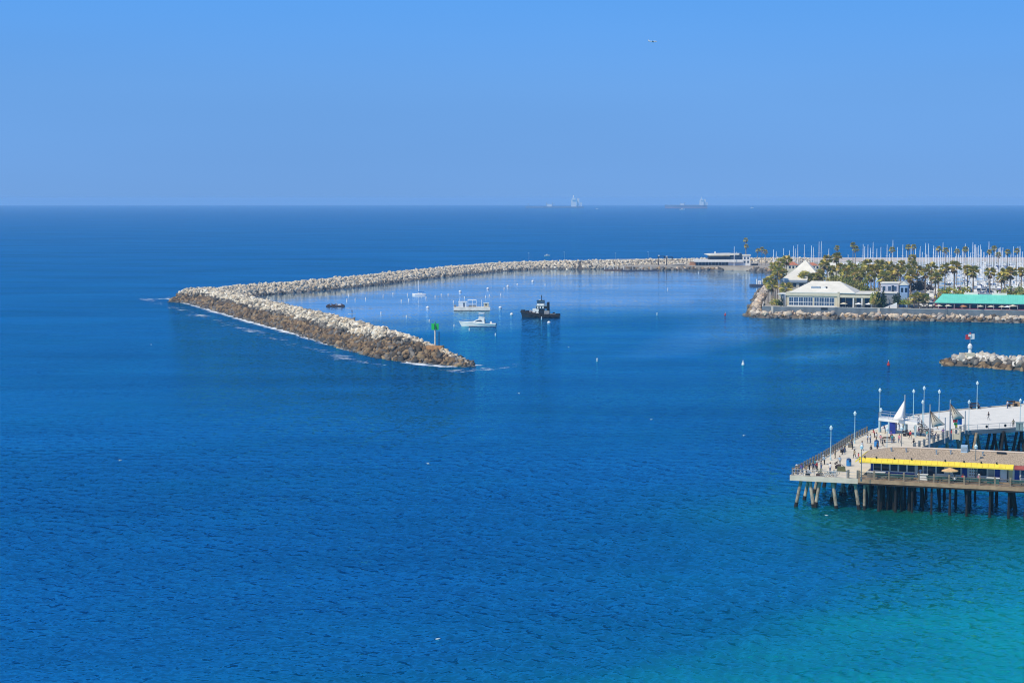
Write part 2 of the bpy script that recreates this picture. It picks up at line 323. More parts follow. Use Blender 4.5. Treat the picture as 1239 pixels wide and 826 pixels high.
def sea_mat():
    m = bpy.data.materials.new('sea_water'); m.use_nodes = True; t = m.node_tree; b = t.nodes['Principled BSDF']; N = t.nodes.new; L = t.links.new
    def math_(op, a, bb=None, c=None):
        n = N('ShaderNodeMath'); n.operation = op
        for k, x in enumerate((a, bb, c)):
            if x is None: continue
            if isinstance(x, (int, float)): n.inputs[k].default_value = x
            else: L(x, n.inputs[k])
        return n.outputs[0]
    def vm(op, a, bb=None, s=None):
        n = N('ShaderNodeVectorMath'); n.operation = op
        for k, x in enumerate((a, bb)):
            if x is None: continue
            if isinstance(x, tuple): n.inputs[k].default_value = x
            else: L(x, n.inputs[k])
        if s is not None:
            if isinstance(s, (int, float)): n.inputs['Scale'].default_value = s
            else: L(s, n.inputs['Scale'])
        return n.outputs[0]
    def mixc(f, a, bb):
        n = N('ShaderNodeMix'); n.data_type = 'RGBA'
        L(f, n.inputs[0])
        for k, x in ((6, a), (7, bb)):
            if isinstance(x, tuple): n.inputs[k].default_value = (*x, 1)
            else: L(x, n.inputs[k])
        return n.outputs[2]
    def mr(x, a, bb, c, d):
        n = N('ShaderNodeMapRange'); L(x, n.inputs[0])
        for k, v in enumerate((a, bb, c, d)): n.inputs[k + 1].default_value = v
        return n.outputs[0]
    def attr(nm):
        n = N('ShaderNodeAttribute'); n.attribute_name = nm; return n.outputs['Fac']
    pos = N('ShaderNodeNewGeometry').outputs['Position']
    def noise(scale, detail, st=(1, 1, 1), rough=0.55):
        mpn = N('ShaderNodeMapping'); mpn.inputs['Scale'].default_value = st; mpn.inputs['Rotation'].default_value = (0, 0, 0.25); L(pos, mpn.inputs[0])
        n = N('ShaderNodeTexNoise'); n.inputs['Scale'].default_value = scale; n.inputs['Detail'].default_value = detail; n.inputs['Roughness'].default_value = rough; L(mpn.outputs[0], n.inputs['Vector']); return n
    calm = attr('calm')
    n1 = noise(1.7, 3, (0.6, 1, 1)); n2 = noise(0.5, 2, (0.6, 1, 1)); n3 = noise(0.05, 2, (0.6, 1, 1)); wind = noise(0.012, 3, (0.5, 1, 1)); wind2 = noise(0.05, 4, (0.4, 1, 1))
    streak = noise(0.016, 6, (0.35, 1, 1), 0.7)
    sl = vm('ADD', vm('ADD', vm('SCALE', vm('SUBTRACT', n1.outputs['Color'], (.5, .5, .5)), s=2.0), vm('SCALE', vm('SUBTRACT', n2.outputs['Color'], (.5, .5, .5)), s=0.55)), vm('SCALE', vm('SUBTRACT', n3.outputs['Color'], (.5, .5, .5)), s=0.22))
    wf = math_('ADD', mr(wind.outputs[0], 0.3, 0.7, 0.4, 1.05), mr(wind2.outputs[0], 0.3, 0.7, -0.2, 0.35))
    amp = math_('MULTIPLY', wf, math_('POWER', math_('SUBTRACT', 1.0, math_('MULTIPLY', calm, 0.93)), 1.05))
    sl = vm('SCALE', sl, s=amp)
    nrm = vm('NORMALIZE', vm('ADD', vm('MULTIPLY', sl, (1, 1, 0)), N('ShaderNodeNewGeometry').outputs['Normal']))
    shn = math_('ADD', attr('shallow'), math_('ADD', mr(noise(0.02, 3).outputs[0], 0.3, 0.7, -0.10, 0.10), mr(noise(0.09, 4, (0.5, 1, 1)).outputs[0], 0.3, 0.7, -0.06, 0.06)))
    deep = mixc(math_('ADD', mr(noise(0.006, 3, (0.35, 1, 1)).outputs[0], 0.35, 0.65, 0, 0.7), mr(noise(0.03, 6, (0.3, 1, 1), 0.75).outputs[0], 0.35, 0.65, 0, 0.45)), (0.0, 0.036, 0.132), (0.0, 0.052, 0.165))
    c = mixc(mr(shn, 0.0, 0.42, 0, 1), deep, (0.0, 0.088, 0.155))
    c = mixc(mr(shn, 0.42, 1.0, 0, 1), c, (0.004, 0.36, 0.27))
    gf = math_('MULTIPLY', attr('green'), mr(noise(0.05, 4).outputs[0], 0.3, 0.65, 0.35, 0.9))
    c = mixc(gf, c, (0.003, 0.125, 0.085))
    hb = mr(calm, 0.4, 0.9, 0, 0.9)
    c = mixc(hb, c, (0.004, 0.105, 0.26))
    # foam of broken water along the stones
    fn = noise(0.3, 6, (1, 1, 1), 0.7); f2 = noise(0.05, 2)
    fm = math_('ADD', attr('foam'), math_('ADD', mr(fn.outputs[0], 0.25, 0.75, -0.48, 0.40), mr(f2.outputs[0], 0.3, 0.7, -0.30, 0.16)))
    fm = mr(fm, 0.42, 0.74, 0, 1)
    # a few whitecaps far out
    c = mixc(fm, c, (0.72, 0.76, 0.78))
    t.nodes.remove(b); out = t.nodes['Material Output']
    df = N('ShaderNodeBsdfDiffuse'); gl = N('ShaderNodeBsdfGlossy'); fr = N('ShaderNodeFresnel'); mx = N('ShaderNodeMixShader')
    L(c, df.inputs['Color']); L(nrm, df.inputs['Normal']); L(nrm, gl.inputs['Normal']); L(nrm, fr.inputs['Normal'])
    fr.inputs['IOR'].default_value = 1.33; L(mixc(mr(calm, 0.40, 0.95, 0, 1), (0.10, 0.74, 1.0), (0.80, 0.92, 1.0)), gl.inputs['Color'])
    L(mr(calm, 0.3, 1.0, 0.06, 0.03), gl.inputs['Roughness'])
    k = math_('MULTIPLY', math_('MULTIPLY', fr.outputs[0], math_('MULTIPLY', mr(calm, 0.35, 0.95, 0.44, 0.86), mr(streak.outputs[0], 0.3, 0.7, 0.72, 1.28))), math_('SUBTRACT', 1.0, fm))
    L(k, mx.inputs[0]); L(df.outputs[0], mx.inputs[1]); L(gl.outputs[0], mx.inputs[2]); L(mx.outputs[0], out.inputs[0])
    return m
make_sea()

# ------------------------------------------------------------------ rocks
_ico_v = []; _phi = (1 + 5 ** .5) / 2
for a, b_ in ((-1, _phi), (1, _phi), (-1, -_phi), (1, -_phi)): _ico_v.append((a, b_, 0))
for a, b_ in ((-1, _phi), (1, _phi), (-1, -_phi), (1, -_phi)): _ico_v.append((0, a, b_))
for a, b_ in ((_phi, -1), (_phi, 1), (-_phi, -1), (-_phi, 1)): _ico_v.append((a, 0, b_))
ICO = np.array(_ico_v) / np.linalg.norm(_ico_v[0])
ICOF = np.array([(0, 11, 5), (0, 5, 1), (0, 1, 7), (0, 7, 10), (0, 10, 11), (1, 5, 9), (5, 11, 4), (11, 10, 2), (10, 7, 6), (7, 1, 8), (3, 9, 4), (3, 4, 2), (3, 2, 6), (3, 6, 8), (3, 8, 9), (4, 9, 5), (2, 4, 11), (6, 2, 10), (8, 6, 7), (9, 8, 1)])
def rocks_np(C, S):               # centres, sizes -> vertices (n,12,3)
    n = len(C); D = ICO[None] * (1 + rng.uniform(-0.34, 0.34, (n, 12, 1)))
    D = D * (np.array([1.25, 0.95, 0.7]) * rng.uniform(0.62, 1.4, (n, 3)))[:, None]
    q = rng.normal(size=(n, 4)); q[:, 1:3] *= 0.45; q /= np.linalg.norm(q, axis=1)[:, None]
    w_, x, y, z = q.T
    M = np.stack([1 - 2 * (y * y + z * z), 2 * (x * y - z * w_), 2 * (x * z + y * w_), 2 * (x * y + z * w_), 1 - 2 * (x * x + z * z), 2 * (y * z - x * w_), 2 * (x * z - y * w_), 2 * (y * z + x * w_), 1 - 2 * (x * x + y * y)], 1).reshape(n, 3, 3)
    return np.einsum('nij,nkj->nki', M, D * S[:, None, None]) + C[:, None]
def rock_field(parent, C, S, T, n_ind=300, name='rock'):
    order = np.argsort(np.hypot(C[:, 0], C[:, 1]) / S); V = rocks_np(C, S)
    T = np.repeat(T[:, None], 12, 1) * rng.uniform(0.9, 1.1, (len(C), 12, 1))
    for k in order[:n_ind]:
        me = mesh_np(name, V[k] - C[k], ICOF, STONE, T[k]); link(name, me, parent, C[k])
    rest = order[n_ind:]
    if len(rest):
        Fc = (ICOF[None] + (np.arange(len(rest)) * 12)[:, None, None]).reshape(-1, 3)
        o = link('rubble', mesh_np('rubble', V[rest].reshape(-1, 3), Fc, STONE, T[rest].reshape(-1, 3)), parent); o['kind'] = 'stuff'
PALE = np.array([[0.58, 0.50, 0.37], [0.68, 0.60, 0.46], [0.42, 0.37, 0.28], [0.58, 0.47, 0.32], [0.24, 0.22, 0.18], [0.74, 0.68, 0.55]])
BRWN = np.array([[0.19, 0.125, 0.065], [0.25, 0.175, 0.095], [0.14, 0.095, 0.055], [0.29, 0.20, 0.11], [0.075, 0.058, 0.04]])
DARK = np.array([[0.10, 0.095, 0.085], [0.14, 0.13, 0.12], [0.07, 0.065, 0.055], [0.20, 0.18, 0.15]])
def pick(pal, n): return pal[rng.integers(0, len(pal), n)] * rng.uniform(0.85, 1.12, (n, 1))
def mound(parent, crest, w_out, w_in, step, size, zone, cw=2.2):
    """stones over a bank: crest = 3-D points, outer side is to the right of the direction of travel"""
    pts = [np.array(p) for p in crest]; Cs, Ss, Zs, side = [], [], [], []
    core = MB()
    secs = []
    for i, p in enumerate(pts):
        a = pts[max(0, i - 1)]; b = pts[min(len(pts) - 1, i + 1)]; t = (b - a)[:2]; t = t / np.linalg.norm(t); nrm = np.array([t[1], -t[0]])
        wo, wi = (x(i) if callable(x) else x for x in (w_out, w_in)); z = p[2] - 0.9
        secs.append([(*(p[:2] + nrm * (wo + 1.5)), -1.5), (*(p[:2] + nrm * cw), max(z, -0.4)), (*(p[:2] - nrm * cw), max(z, -0.4)), (*(p[:2] - nrm * (wi + 1.5)), -1.5)])
    core.loft(secs)
    for i in range(len(pts) - 1):
        p, q = pts[i], pts[i + 1]; Ls = np.linalg.norm((q - p)[:2]); t = (q - p)[:2] / Ls; nrm = np.array([t[1], -t[0]])
        wo0, wi0 = (x(i) if callable(x) else x for x in (w_out, w_in)); wo1, wi1 = (x(i + 1) if callable(x) else x for x in (w_out, w_in))
        n = int(Ls * ((wo0 + wi0 + wo1 + wi1) / 2 * 1.08) / (step * step))
        u = rng.uniform(0, 1, n); v = rng.uniform(-1, 1, n) * 1.08
        wo = wo0 + (wo1 - wo0) * u; wi = wi0 + (wi1 - wi0) * u; zc = p[2] + (q[2] - p[2]) * u
        o = np.where(v > 0, v * wo, v * wi); ww = np.where(v > 0, wo, wi)
        z = zc * np.clip(1 - np.maximum(np.abs(o) - cw, 0) / np.maximum(ww - cw, 0.5), -0.1, 1) - 0.45 + rng.uniform(-0.55, 0.42, n)
        xy = p[:2][None] + (q - p)[:2][None] * u[:, None] + nrm[None] * o[:, None]
        Cs.append(np.column_stack([xy, z])); Ss.append(size * rng.choice([.6, .8, .95, 1.1, 1.5], n) * np.where((z < 3.4) & (v > 0), 1.18, 1.0)); side.append(v)
    C = np.vstack(Cs); S = np.concatenate(Ss); side = np.concatenate(side)
    return core, C, S, zone(C, side)
def zone_outer(C, side):
    n = len(C); z = C[:, 2] + rng.normal(0, 0.35, n)
    T = pick(PALE, n); br = pick(BRWN, n); dk = pick(DARK, n)
    out = side > 0
    lim = np.clip(3.3 + (C[:, 1] < 640) * 1.6, 0, 6)
    T = np.where((out & (z < lim + 0.9))[:, None], dk, T); T = np.where((out & (z < lim))[:, None], np.where((rng.uniform(0, 1, n) < 0.2)[:, None], dk, br), T)
    T = np.where(((z < 0.1) | (~out & (z < 1.0)))[:, None], dk * 0.9, T)
    return T
def zone_inner(C, side):
    n = len(C); z = C[:, 2] + rng.normal(0, 0.3, n); T = pick(PALE, n)
    T = T * 0.55 + T.mean(0) * 0.5
    T = np.where((z < 0.6)[:, None], pick(DARK, n) * 1.1, T); T = np.where(((z >= 0.8) & (z < 2.0) & (rng.uniform(0, 1, n) < 0.5))[:, None], pick(PALE, n) * 0.7, T)
    return T
bw = thing('breakwater', 'long rubble breakwater with pale stone crest, bent sharply at its far left corner', 'breakwater', (0, 0, 0))
wo = [1.6, 4.5, 8.5, 11.5, 13, 14, 15, 15, 15, 15, 15, 15, 14][::-1]; wi = [1.6, 4, 6, 9, 12, 13, 13, 13, 13, 13, 13, 12, 10][::-1]
tip = ([Vector((NEAR_CREST[0].x + 2.2, NEAR_CREST[0].y - 7, 0.2))] + NEAR_CREST)[::-1]
CORE = pm('gap_shade_core', (0.10, 0.085, 0.065), 0.95, 0.4, 0.5)  # bank under the stones, coloured dark to put shade in the gaps
c1, C1, S1, T1 = mound(bw, tip, lambda i: wo[i], lambda i: wi[i], 0.9, 0.70, zone_outer)
far = FAR_CREST + [Vector((140, 1440, 6.0)), Vector((240, 1476, 5.6))]
c2, C2, S2, T2 = mound(bw, far, 12, 13, 1.0, 0.76, zone_inner)
c1.build('core', CORE, bw); c2.build('core', CORE, bw)
rock_field(bw, np.vstack([C1, C2]), np.concatenate([S1, S2]), np.vstack([T1, T2]), 300)
# right jetty
jet = thing('jetty', 'short rubble jetty with a white light tower, beyond the pier at the right edge', 'jetty')
jc = [P(1142, 437.5, 0.4), P(1152, 433.5, 1.8), P(1165, 430.5, 2.9), P(1185, 429.5, 3.2), P(1210, 431, 3.2), P(1239, 433, 3.3), P(1290, 437, 3.4), P(1350, 441, 3.4)]
jc = [jc[0]] + jc[1:]
wj = [1.5, 5, 7, 8, 8, 8, 8, 8]
c3, C3, S3, T3 = mound(jet, jc, lambda i: wj[i], lambda i: wj[i], 1.12, 0.82, zone_outer, 1.6)
zj = C3[:, 2] + rng.normal(0, .2, len(C3))
T3 = np.where((zj > 1.55)[:, None], pick(np.array([[0.60, 0.55, 0.47], [0.72, 0.68, 0.60], [0.46, 0.42, 0.35]]), len(C3)), np.where((zj > 0.9)[:, None], pick(DARK, len(C3)), pick(BRWN, len(C3))))
c3.build('core', CORE, jet); rock_field(jet, C3, S3, T3, 300)
# mole: the made ground with its seawall and stone revetment
GZ = 4.2
FL, FR = P(922, 376, 3.0), P(1239, 381.5, 3.0)
du = (FR - FL); du.z = 0; du.normalize()
FX = FL + du * 190
def on_front(px, back=0.0, z=GZ):           # a point along the seawall line, set back from it
    t = (px - CX) / F; den = (du.x - t * du.y); k = (t * FL.y - FL.x) / den
    p = FL + du * k; q = Vector((-du.y, du.x, 0)); p = p + q * back; return Vector((p.x, p.y, z))
LW = P(931, 352, GZ); LW2 = P(938, 343, GZ)
mole_poly = [(FL.x, FL.y + 0.4), (FX.x, FX.y + 0.4), (FX.x + 20, 985), (300, 1000), (205, 1010), (160, 1010), (P(944, 340, 0).x, 1040), (LW2.x, LW2.y), (LW.x, LW.y)]
struct('ground', MB().prism(mole_poly, -2.0, GZ), SAND)
rv = thing('revetment', 'warm toned stone revetment along the front of the built up mole', 'revetment')
rc = [P(927, 347, 1.6), P(922, 356, 2.2), P(917, 367, 2.5), P(916, 376.5, 2.3)] + [on_front(x, -0.9, 2.45) for x in (926, 960, 1000, 1050, 1100, 1150, 1200, 1239, 1300)]
MOLE = np.array([[0.50, 0.41, 0.30], [0.58, 0.46, 0.33], [0.40, 0.34, 0.28], [0.52, 0.38, 0.26], [0.62, 0.54, 0.43], [0.33, 0.29, 0.25]])
def zone_mole(C, s):
    n = len(C); z = C[:, 2] + rng.normal(0, .25, n); T = pick(MOLE, n)
    return np.where((z < 0.75)[:, None], pick(DARK, n), np.where((z < 1.2)[:, None], pick(BRWN, n), T))
c4, C4, S4, T4 = mound(rv, rc, lambda i: 5.5 if i > 2 else 4.0, 2.0, 1.12, 0.82, zone_mole, 0.8)
k = C4[:, 2] < 3.2
c4.build('core', CORE, rv); rock_field(rv, C4[k], S4[k], T4[k], 300)
sw = thing('seawall', 'shade toned grey concrete seawall with pale coping above the mole revetment', 'seawall')
body, cop = MB(), MB()
wl = [P(923.5, 367, GZ), FL, FX]
for a, b in zip(wl, wl[1:]):
    a2, b2 = Vector((a.x, a.y, 0)), Vector((b.x, b.y, 0)); n = Vector((-(b2 - a2).y, (b2 - a2).x, 0)).normalized()
    body.prism([a2.xy, b2.xy, (b2 + n * 0.35).xy, (a2 + n * 0.35).xy], 1.5, 5.0)
    cop.prism([(a2 - n * .08).xy, (b2 - n * .08).xy, (b2 + n * 0.45).xy, (a2 + n * 0.45).xy], 5.003, 5.2)
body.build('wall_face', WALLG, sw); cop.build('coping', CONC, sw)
for x in (935, 1012, 1064, 1146, 1190):
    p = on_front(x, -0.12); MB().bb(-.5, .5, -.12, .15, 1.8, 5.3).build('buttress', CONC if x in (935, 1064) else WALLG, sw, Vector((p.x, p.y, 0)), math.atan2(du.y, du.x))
p = on_front(998, -0.05); MB().bb(-1.5, 1.5, -.1, .1, 3.9, 4.9).build('opening', BLACK, sw, Vector((p.x, p.y, 0)), math.atan2(du.y, du.x))
# promenade strip behind the wall
struct('promenade', MB().prism([on_front(935, .5).xy, on_front(1290, .5).xy, on_front(1290, 7).xy, on_front(935, 7).xy], GZ, GZ + 0.02), PAVE)
struct('parking_lot', MB().prism([on_front(1100, 22).xy, on_front(1290, 22).xy, (300, 985), (190, 985)], GZ, GZ + 0.02), ASPH)
# the far mole and the outer sea wall
farm = [(P(755, 326, 0).x, P(755, 326, 0).y), (P(850, 326, 0).x, P(850, 326, 0).y + 2), (P(933, 328.5, 0).x, 1335), (230, 1350), (250, 1440), (230, 1470), (80, 1412)]
struct('far_mole_ground', MB().prism(farm, -1.5, 2.4), SAND)
fr = thing('revetment', 'low pale stone bank below the yacht club on the far mole', 'revetment')
fc = [P(740, 325, 0.9), P(780, 324.6, 1.3)] + [P(x, y, 1.5) for x, y in ((815, 324.2), (850, 324), (890, 324.4), (915, 325.4), (934, 327))]
c5, C5, S5, T5 = mound(fr, fc, 4.5, 2, 1.7, 1.15, zone_mole, 0.6)
c5.build('core', CORE, fr); rock_field(fr, C5, S5, np.clip(T5 * 1.1, 0, 0.75), 120)
ow = thing('seawall', 'long pale concrete sea wall closing the marina on the horizon side', 'seawall')
MB().prism([(75, 1452), (235, 1492), (560, 1500), (560, 1501.5), (235, 1493.5), (75, 1453.5)], -1, 5.2).build('wall_face', pm('pale_pink_concrete', (0.62, 0.56, 0.52), 0.85, 0.08, 0.05), ow)
MB().prism([(235, 1478), (560, 1486), (560, 1499.9), (235, 1491.9)], -1, 2.2).build('quay', CONC, ow)

# ------------------------------------------------------------------ pier
PA = R(-19.7); PO = Vector((48.9, 316.0, 0)); DZ = 5.5
eU = Vector((math.cos(PA), math.sin(PA), 0)); eV = Vector((-math.sin(PA), math.cos(PA), 0))
def W(u, v, z=DZ): return PO + eU * u + eV * v + Vector((0, 0, z))
def LOC(px, py, z=DZ):
    p = P(px, py, z) - PO; return p.dot(eU), p.dot(eV)
def fu(px, v):                              # where the line of sight at px crosses the local line v
    t = (px - CX) / F; b = PO + eV * v; den = eU.x - t * eU.y; return (t * b.y - b.x) / den
pier = thing('pier', 'broad horseshoe pier with pale deck carried on raked concrete and dark timber piles', 'pier', PO, PA)
left_edge = [(0, 0), (1.4, 24), (2.2, 48), (4, 69), (8.7, 97.6), (16.6, 111), (29.9, 127.5), (80, 168)]
inner_edge = [(75, 108), (33, 83), (22.5, 73.6), (16.3, 40.9), (15.5, 28), (14.5, 21)]
DECKM = pm('pier_deck_concrete', (0.66, 0.59, 0.46), 0.9, 0.12, 0.35, detail=6.0)
DECKW = pm('pale_deck_boards', (0.72, 0.70, 0.63), 0.9, 0.06, 0.6, detail=6.0)
MB().prism([(0, 0), (11.7, 0), (12.2, 21), (14.5, 21), (15.5, 28), (16.3, 40.9), (22.5, 73.6), (4, 69), (2.2, 48), (1.4, 24)], DZ - 0.45, DZ).build('deck', DECKM, pier)
MB().prism([(4, 69.003), (22.5, 73.603), (33, 83), (75, 108), (80, 168), (29.9, 127.5), (16.6, 111), (8.7, 97.6)], DZ - 0.45, DZ + 0.02).build('deck', DECKW, pier)
# timber promenade boards in front of and round the building
pl = MB().bb(0, 1, -2.0, 2.0, -0.06, 0.0)
for kx in range(30):
    o = MB().bb(0.01, 1.99, 0.02, 5.4, DZ - 0.1, DZ - 0.004 * (kx % 3)).build('plank', WOOD, pier) if kx == 0 else link('plank', o.data, pier)
    o.location = (11.72 + 2 * kx, 0, 0)
MB().bb(12.21, 71, 5.41, 21, DZ - 0.3, DZ - 0.02).build('deck', WOODG, pier)
f = MB(); f.bb(-0.15, 11.7, -0.18, 0.0, DZ - 0.8, DZ + 0.08)
for a, b in zip(left_edge[:3], left_edge[1:4]):
    n = Vector((-(b[1] - a[1]), b[0] - a[0])).normalized() * 0.18
    f.prism([a, b, (b[0] + n.x, b[1] + n.y), (a[0] + n.x, a[1] + n.y)], DZ - 0.8, DZ + 0.079)
f.build('edge_beam', pm('tan_concrete', (.60, .51, .38), .85, .14, .5), pier)
MB().bb(11.703, 72, -0.16, -0.003, DZ - 0.62, DZ + 0.02).build('edge_beam', pm('reddish_timber', (0.36, 0.23, 0.13), 0.85, 0.25, 0.8), pier)
MB().bb(11.703, 72, -0.1, 0.1, DZ - 0.9, DZ - 0.625).build('stringer', PILE, pier)
f = MB()
ie = inner_edge
for a, b in zip(ie, ie[1:]):
    n = Vector((-(b[1] - a[1]), b[0] - a[0])).normalized() * 0.2
    f.prism([a, b, (b[0] + n.x, b[1] + n.y), (a[0] + n.x, a[1] + n.y)], DZ - 0.85, DZ + 0.06)
f.build('edge_beam', WALLG, pier)  # dark grey stands in for the shade on this fascia
def pile(u0, v0, u1, v1, r=0.3, mat=PILEC, foot=True):
    m = MB(); a = Vector((u1, v1, -2.0)); b = Vector((u0, v0, DZ - 0.46)); m.bar(a, b, r, 8, r * 0.92)
    o = m.build('pile', mat, pier, smooth=False)
    if foot:
        d = (b - a); t0 = 0.12; t1 = 0.40 + random.uniform(-.05, .06)
        MB().bar(a + d * t0, a + d * t1, r * 1.25, 8, r * 1.08).build('marine_growth', PILE, o)
    return o
gU = lambda px: fu(px, 0.9)
for x0, x1 in ((973, 964), (983, 990), (996, 988), (1011, 1018), (1038, 1046)):
    pile(gU(x0), 0.9, gU(x1), 0.9, 0.31)
for v in (8, 16, 24, 33, 42, 51, 60, 68):
    e = v * 0.045
    for u0, u1 in ((e + 1.5, e + 0.2), (e + 5.2, e + 6.6), (e + 6.4, e + 5.0), (e + 11.5, e + 13.0)):
        pile(u0, v, u1, v, 0.31)
    MB().bb(e + 0.6, e + 13, v - 0.4, v + 0.4, DZ - 1.15, DZ - 0.47).build('cap_beam', CONCG, pier)
rnd = random.Random(5)
uu = 12.6; ks = 0
while uu < 50:
    for v in (0.7, 4.6, 8.8, 13, 17.5):
        if rnd.random() < 0.9 or v < 1:
            du_ = rnd.uniform(-.7, .7) if v > 1 else rnd.uniform(-.3, .3); lean = rnd.choice((0, 0, 0, 0.9, -0.8)) if v > 1 else 0
            pile(uu + du_, v, uu + du_ + lean, v + rnd.uniform(-.1, .1), rnd.uniform(.19, .25), PILE if (v > 1 or ks) else WOOD)
    MB().bb(uu - 0.2, uu + 0.2, 0.1, 19, DZ - 1.0, DZ - 0.63).build('cap_beam', PILE, pier)
    uu += 3.05 + rnd.uniform(-.3, .5); ks += 1
for u0 in (15.5, 16.6, 17.7, 18.8, 19.9):      # the crowded fender piles below the left end of the building
    for v in (2.4, 6.4, 11): pile(u0 + rnd.uniform(-.4, .4), v, u0 + rnd.uniform(-.4, .4), v, .22, PILE)
# far arm: raked piles in crossed pairs, most painted dark for deck shade
for q in range(9):
    u0 = 21 + 5.2 * q; v0 = 73.8 + (u0 - 22.5) * 0.82 if u0 > 22.5 else 72
    for du0, dv0, lean in ((0.3, 0.8, 1.1), (2.0, 2.0, -1.2), (3.2, 1.4, 0.9), (0.9, 9, 1.2), (3.3, 10, -1.1), (1.8, 18, 0.8)):
        pile(u0 + du0 + lean * .5, v0 + dv0 + 1.2, u0 + du0 - lean * .6, v0 + dv0 + 1.2, 0.33, PILE if q % 3 else PILEC)
    MB().bb(u0, u0 + 4.6, v0 + 4.2, v0 + 4.9, DZ - 1.1, DZ - 0.47).build('cap_beam', CONCG, pier)
for v in (42, 49, 56, 63, 70):
    ui = 16.3 + (v - 40.9) * 0.19
    pile(ui - 0.8, v, ui + 0.5, v, .3); pile(ui - 2.4, v, ui - 3.4, v, .3)

# railings
def rail_run(name, label, pts, spacing, post_h, post_r, rails, pm_, rm, z=DZ, square=True):
    t = thing(name, label, 'railing', W(*pts[0], z), PA)
    acc = 0; first = None; last = None
    for a, b in zip(pts, pts[1:]):
        L_ = math.hypot(b[0] - a[0], b[1] - a[1]); n = max(1, round(L_ / spacing)); ang = math.atan2(b[1] - a[1], b[0] - a[0])
        for k in range(n + (1 if b is pts[-1] else 0)):
            u = a[0] + (b[0] - a[0]) * k / n - pts[0][0]; v = a[1] + (b[1] - a[1]) * k / n - pts[0][1]
            if first is None:
                m = MB()
                if square: m.bb(-post_r, post_r, -post_r, post_r, 0, post_h)
                else: m.bar((0, 0, 0), (0, 0, post_h), post_r, 6)
                first = m.build('post', pm_, t); o = first
            else: o = link('post', first.data, t)
            o.location = (u, v, 0); o.rotation_euler[2] = ang
    for h, r in rails:
        m = MB()
        for a, b in zip(pts, pts[1:]):
            m.bar((a[0] - pts[0][0], a[1] - pts[0][1], h), (b[0] - pts[0][0], b[1] - pts[0][1], h), r, 4)
        m.build('rail', rm, t)
    return t
rail_run('timber_railing', 'timber post and rail fence along the seaward edge of the building promenade', [(11.9, 0.22), (60, 0.22)], 2.55, 1.5, 0.14, [(1.15, .07), (0.75, .05), (0.35, .05)], WOOD, WOODG)
fr_ = rail_run('metal_railing', 'grey metal railing with a diamond motif on the front concrete edge', [(0.25, 0.25), (11.6, 0.25)], 1.9, 1.1, 0.045, [(1.1, .05), (0.58, .03), (0.14, .035)], STEEL, STEEL, square=False)
for u in (7.55,):
    MB().path([(u - .42, 0, .6), (u, 0, 1.02), (u + .42, 0, .6), (u, 0, .18), (u - .42, 0, .6)], .035, 4).build('diamond', STEEL, fr_)
for u in (9.75, 11.35):
    MB().bb(u - .16, u + .16, -.16, .16, 0, 1.5).build('timber_post', WOODG, fr_)
rail_run('metal_railing', 'grey timber post railing along the seaward left edge of the pier deck', [(0.2, 0.7), (1.6, 24), (2.4, 48), (3.6, 63)], 2.05, 1.35, 0.16, [(1.15, .045), (0.75, .03), (0.4, .03)], WOODG, STEEL)
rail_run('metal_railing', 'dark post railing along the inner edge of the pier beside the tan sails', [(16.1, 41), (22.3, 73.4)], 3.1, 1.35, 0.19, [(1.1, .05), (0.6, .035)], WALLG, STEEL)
lr = rail_run('metal_railing', 'thin steel railing with two dark ring markers on the far pier arm', [(22.6, 73.8), (33, 83.2), (60, 99.2)], 2.6, 1.15, 0.035, [(1.15, .045), (0.62, .03), (0.2, .03)], STEEL, STEEL, square=False)
for q in (0.37, 0.71):
    u, v = 10.4 * q, 9.4 * q
    MB().lathe([(.1, -.06), (.30, -.06), (.30, .06), (.1, .06)], 10).build('ring_marker', BLACK, lr, (u, v - .08, .62)).rotation_euler = (R(90), 0, R(42))
k = thing('kerb', 'low pale timber kerb along the horizon side of the far pier arm', 'kerb', PO, PA)
m = MB()
for a, b in zip(left_edge[4:], left_edge[5:]): m.bar((a[0] + .3, a[1] - .3, DZ + .15), (b[0] + .3, b[1] - .3, DZ + .15), .13, 4)
m.build('kerb_rail', CONC, k)

# building on the pier
bd = thing('building', 'long low pier building with gravel roof, yellow awning and row of shopfronts', 'building', PO, PA)
B0, B1, BV0, BV1 = fu(1057, 5.2), fu(1231, 5.2), 5.2, 13.2
MB().bb(B0, B1 + 5, BV0, BV1, DZ, DZ + 3.1).build('wall', pm('shopfront_cream', (0.62, 0.60, 0.52), 0.8, 0.06, 0.5), bd)
rz0, rz1 = DZ + 3.25, DZ + 4.6
MB().hip(B0 - 1.5, B1 + 5.4, BV0 - 1.3, BV1 + 1.2, rz0, rz1, (4.6, 0.4), th=.18).build('roof', GRAVEL, bd)
MB().bar((B0 + 3.1, (BV0 + BV1 - .1) / 2, rz1 + .03), (B1 + 4.9, (BV0 + BV1 - .1) / 2, rz1 + .03), .22, 4).build('ridge_cap', pm('pale_ridge_felt', (.50, .42, .34), .9, .1, 1), bd)
aw = MB().loft([[(u, BV0 - 1.42, rz0 + .03), (u, BV0 - 2.25, rz0 - .55), (u, BV0 - 2.25, rz0 - .78), (u, BV0 - 2.17, rz0 - .78), (u, BV0 - 1.36, rz0 - .05)] for u in (B0 - 1.7, B1 + .2)]).build('awning', YEL, bd)
for q in range(27): MB().bar((B0 - 1.6 + q * .95, BV0 - 1.44, rz0 + .02), (B0 - 1.6 + q * .95, BV0 - 2.26, rz0 - .55), .035, 4).build('awning_rib', pm('ochre_canvas', (.62, .42, .04), .8), bd)
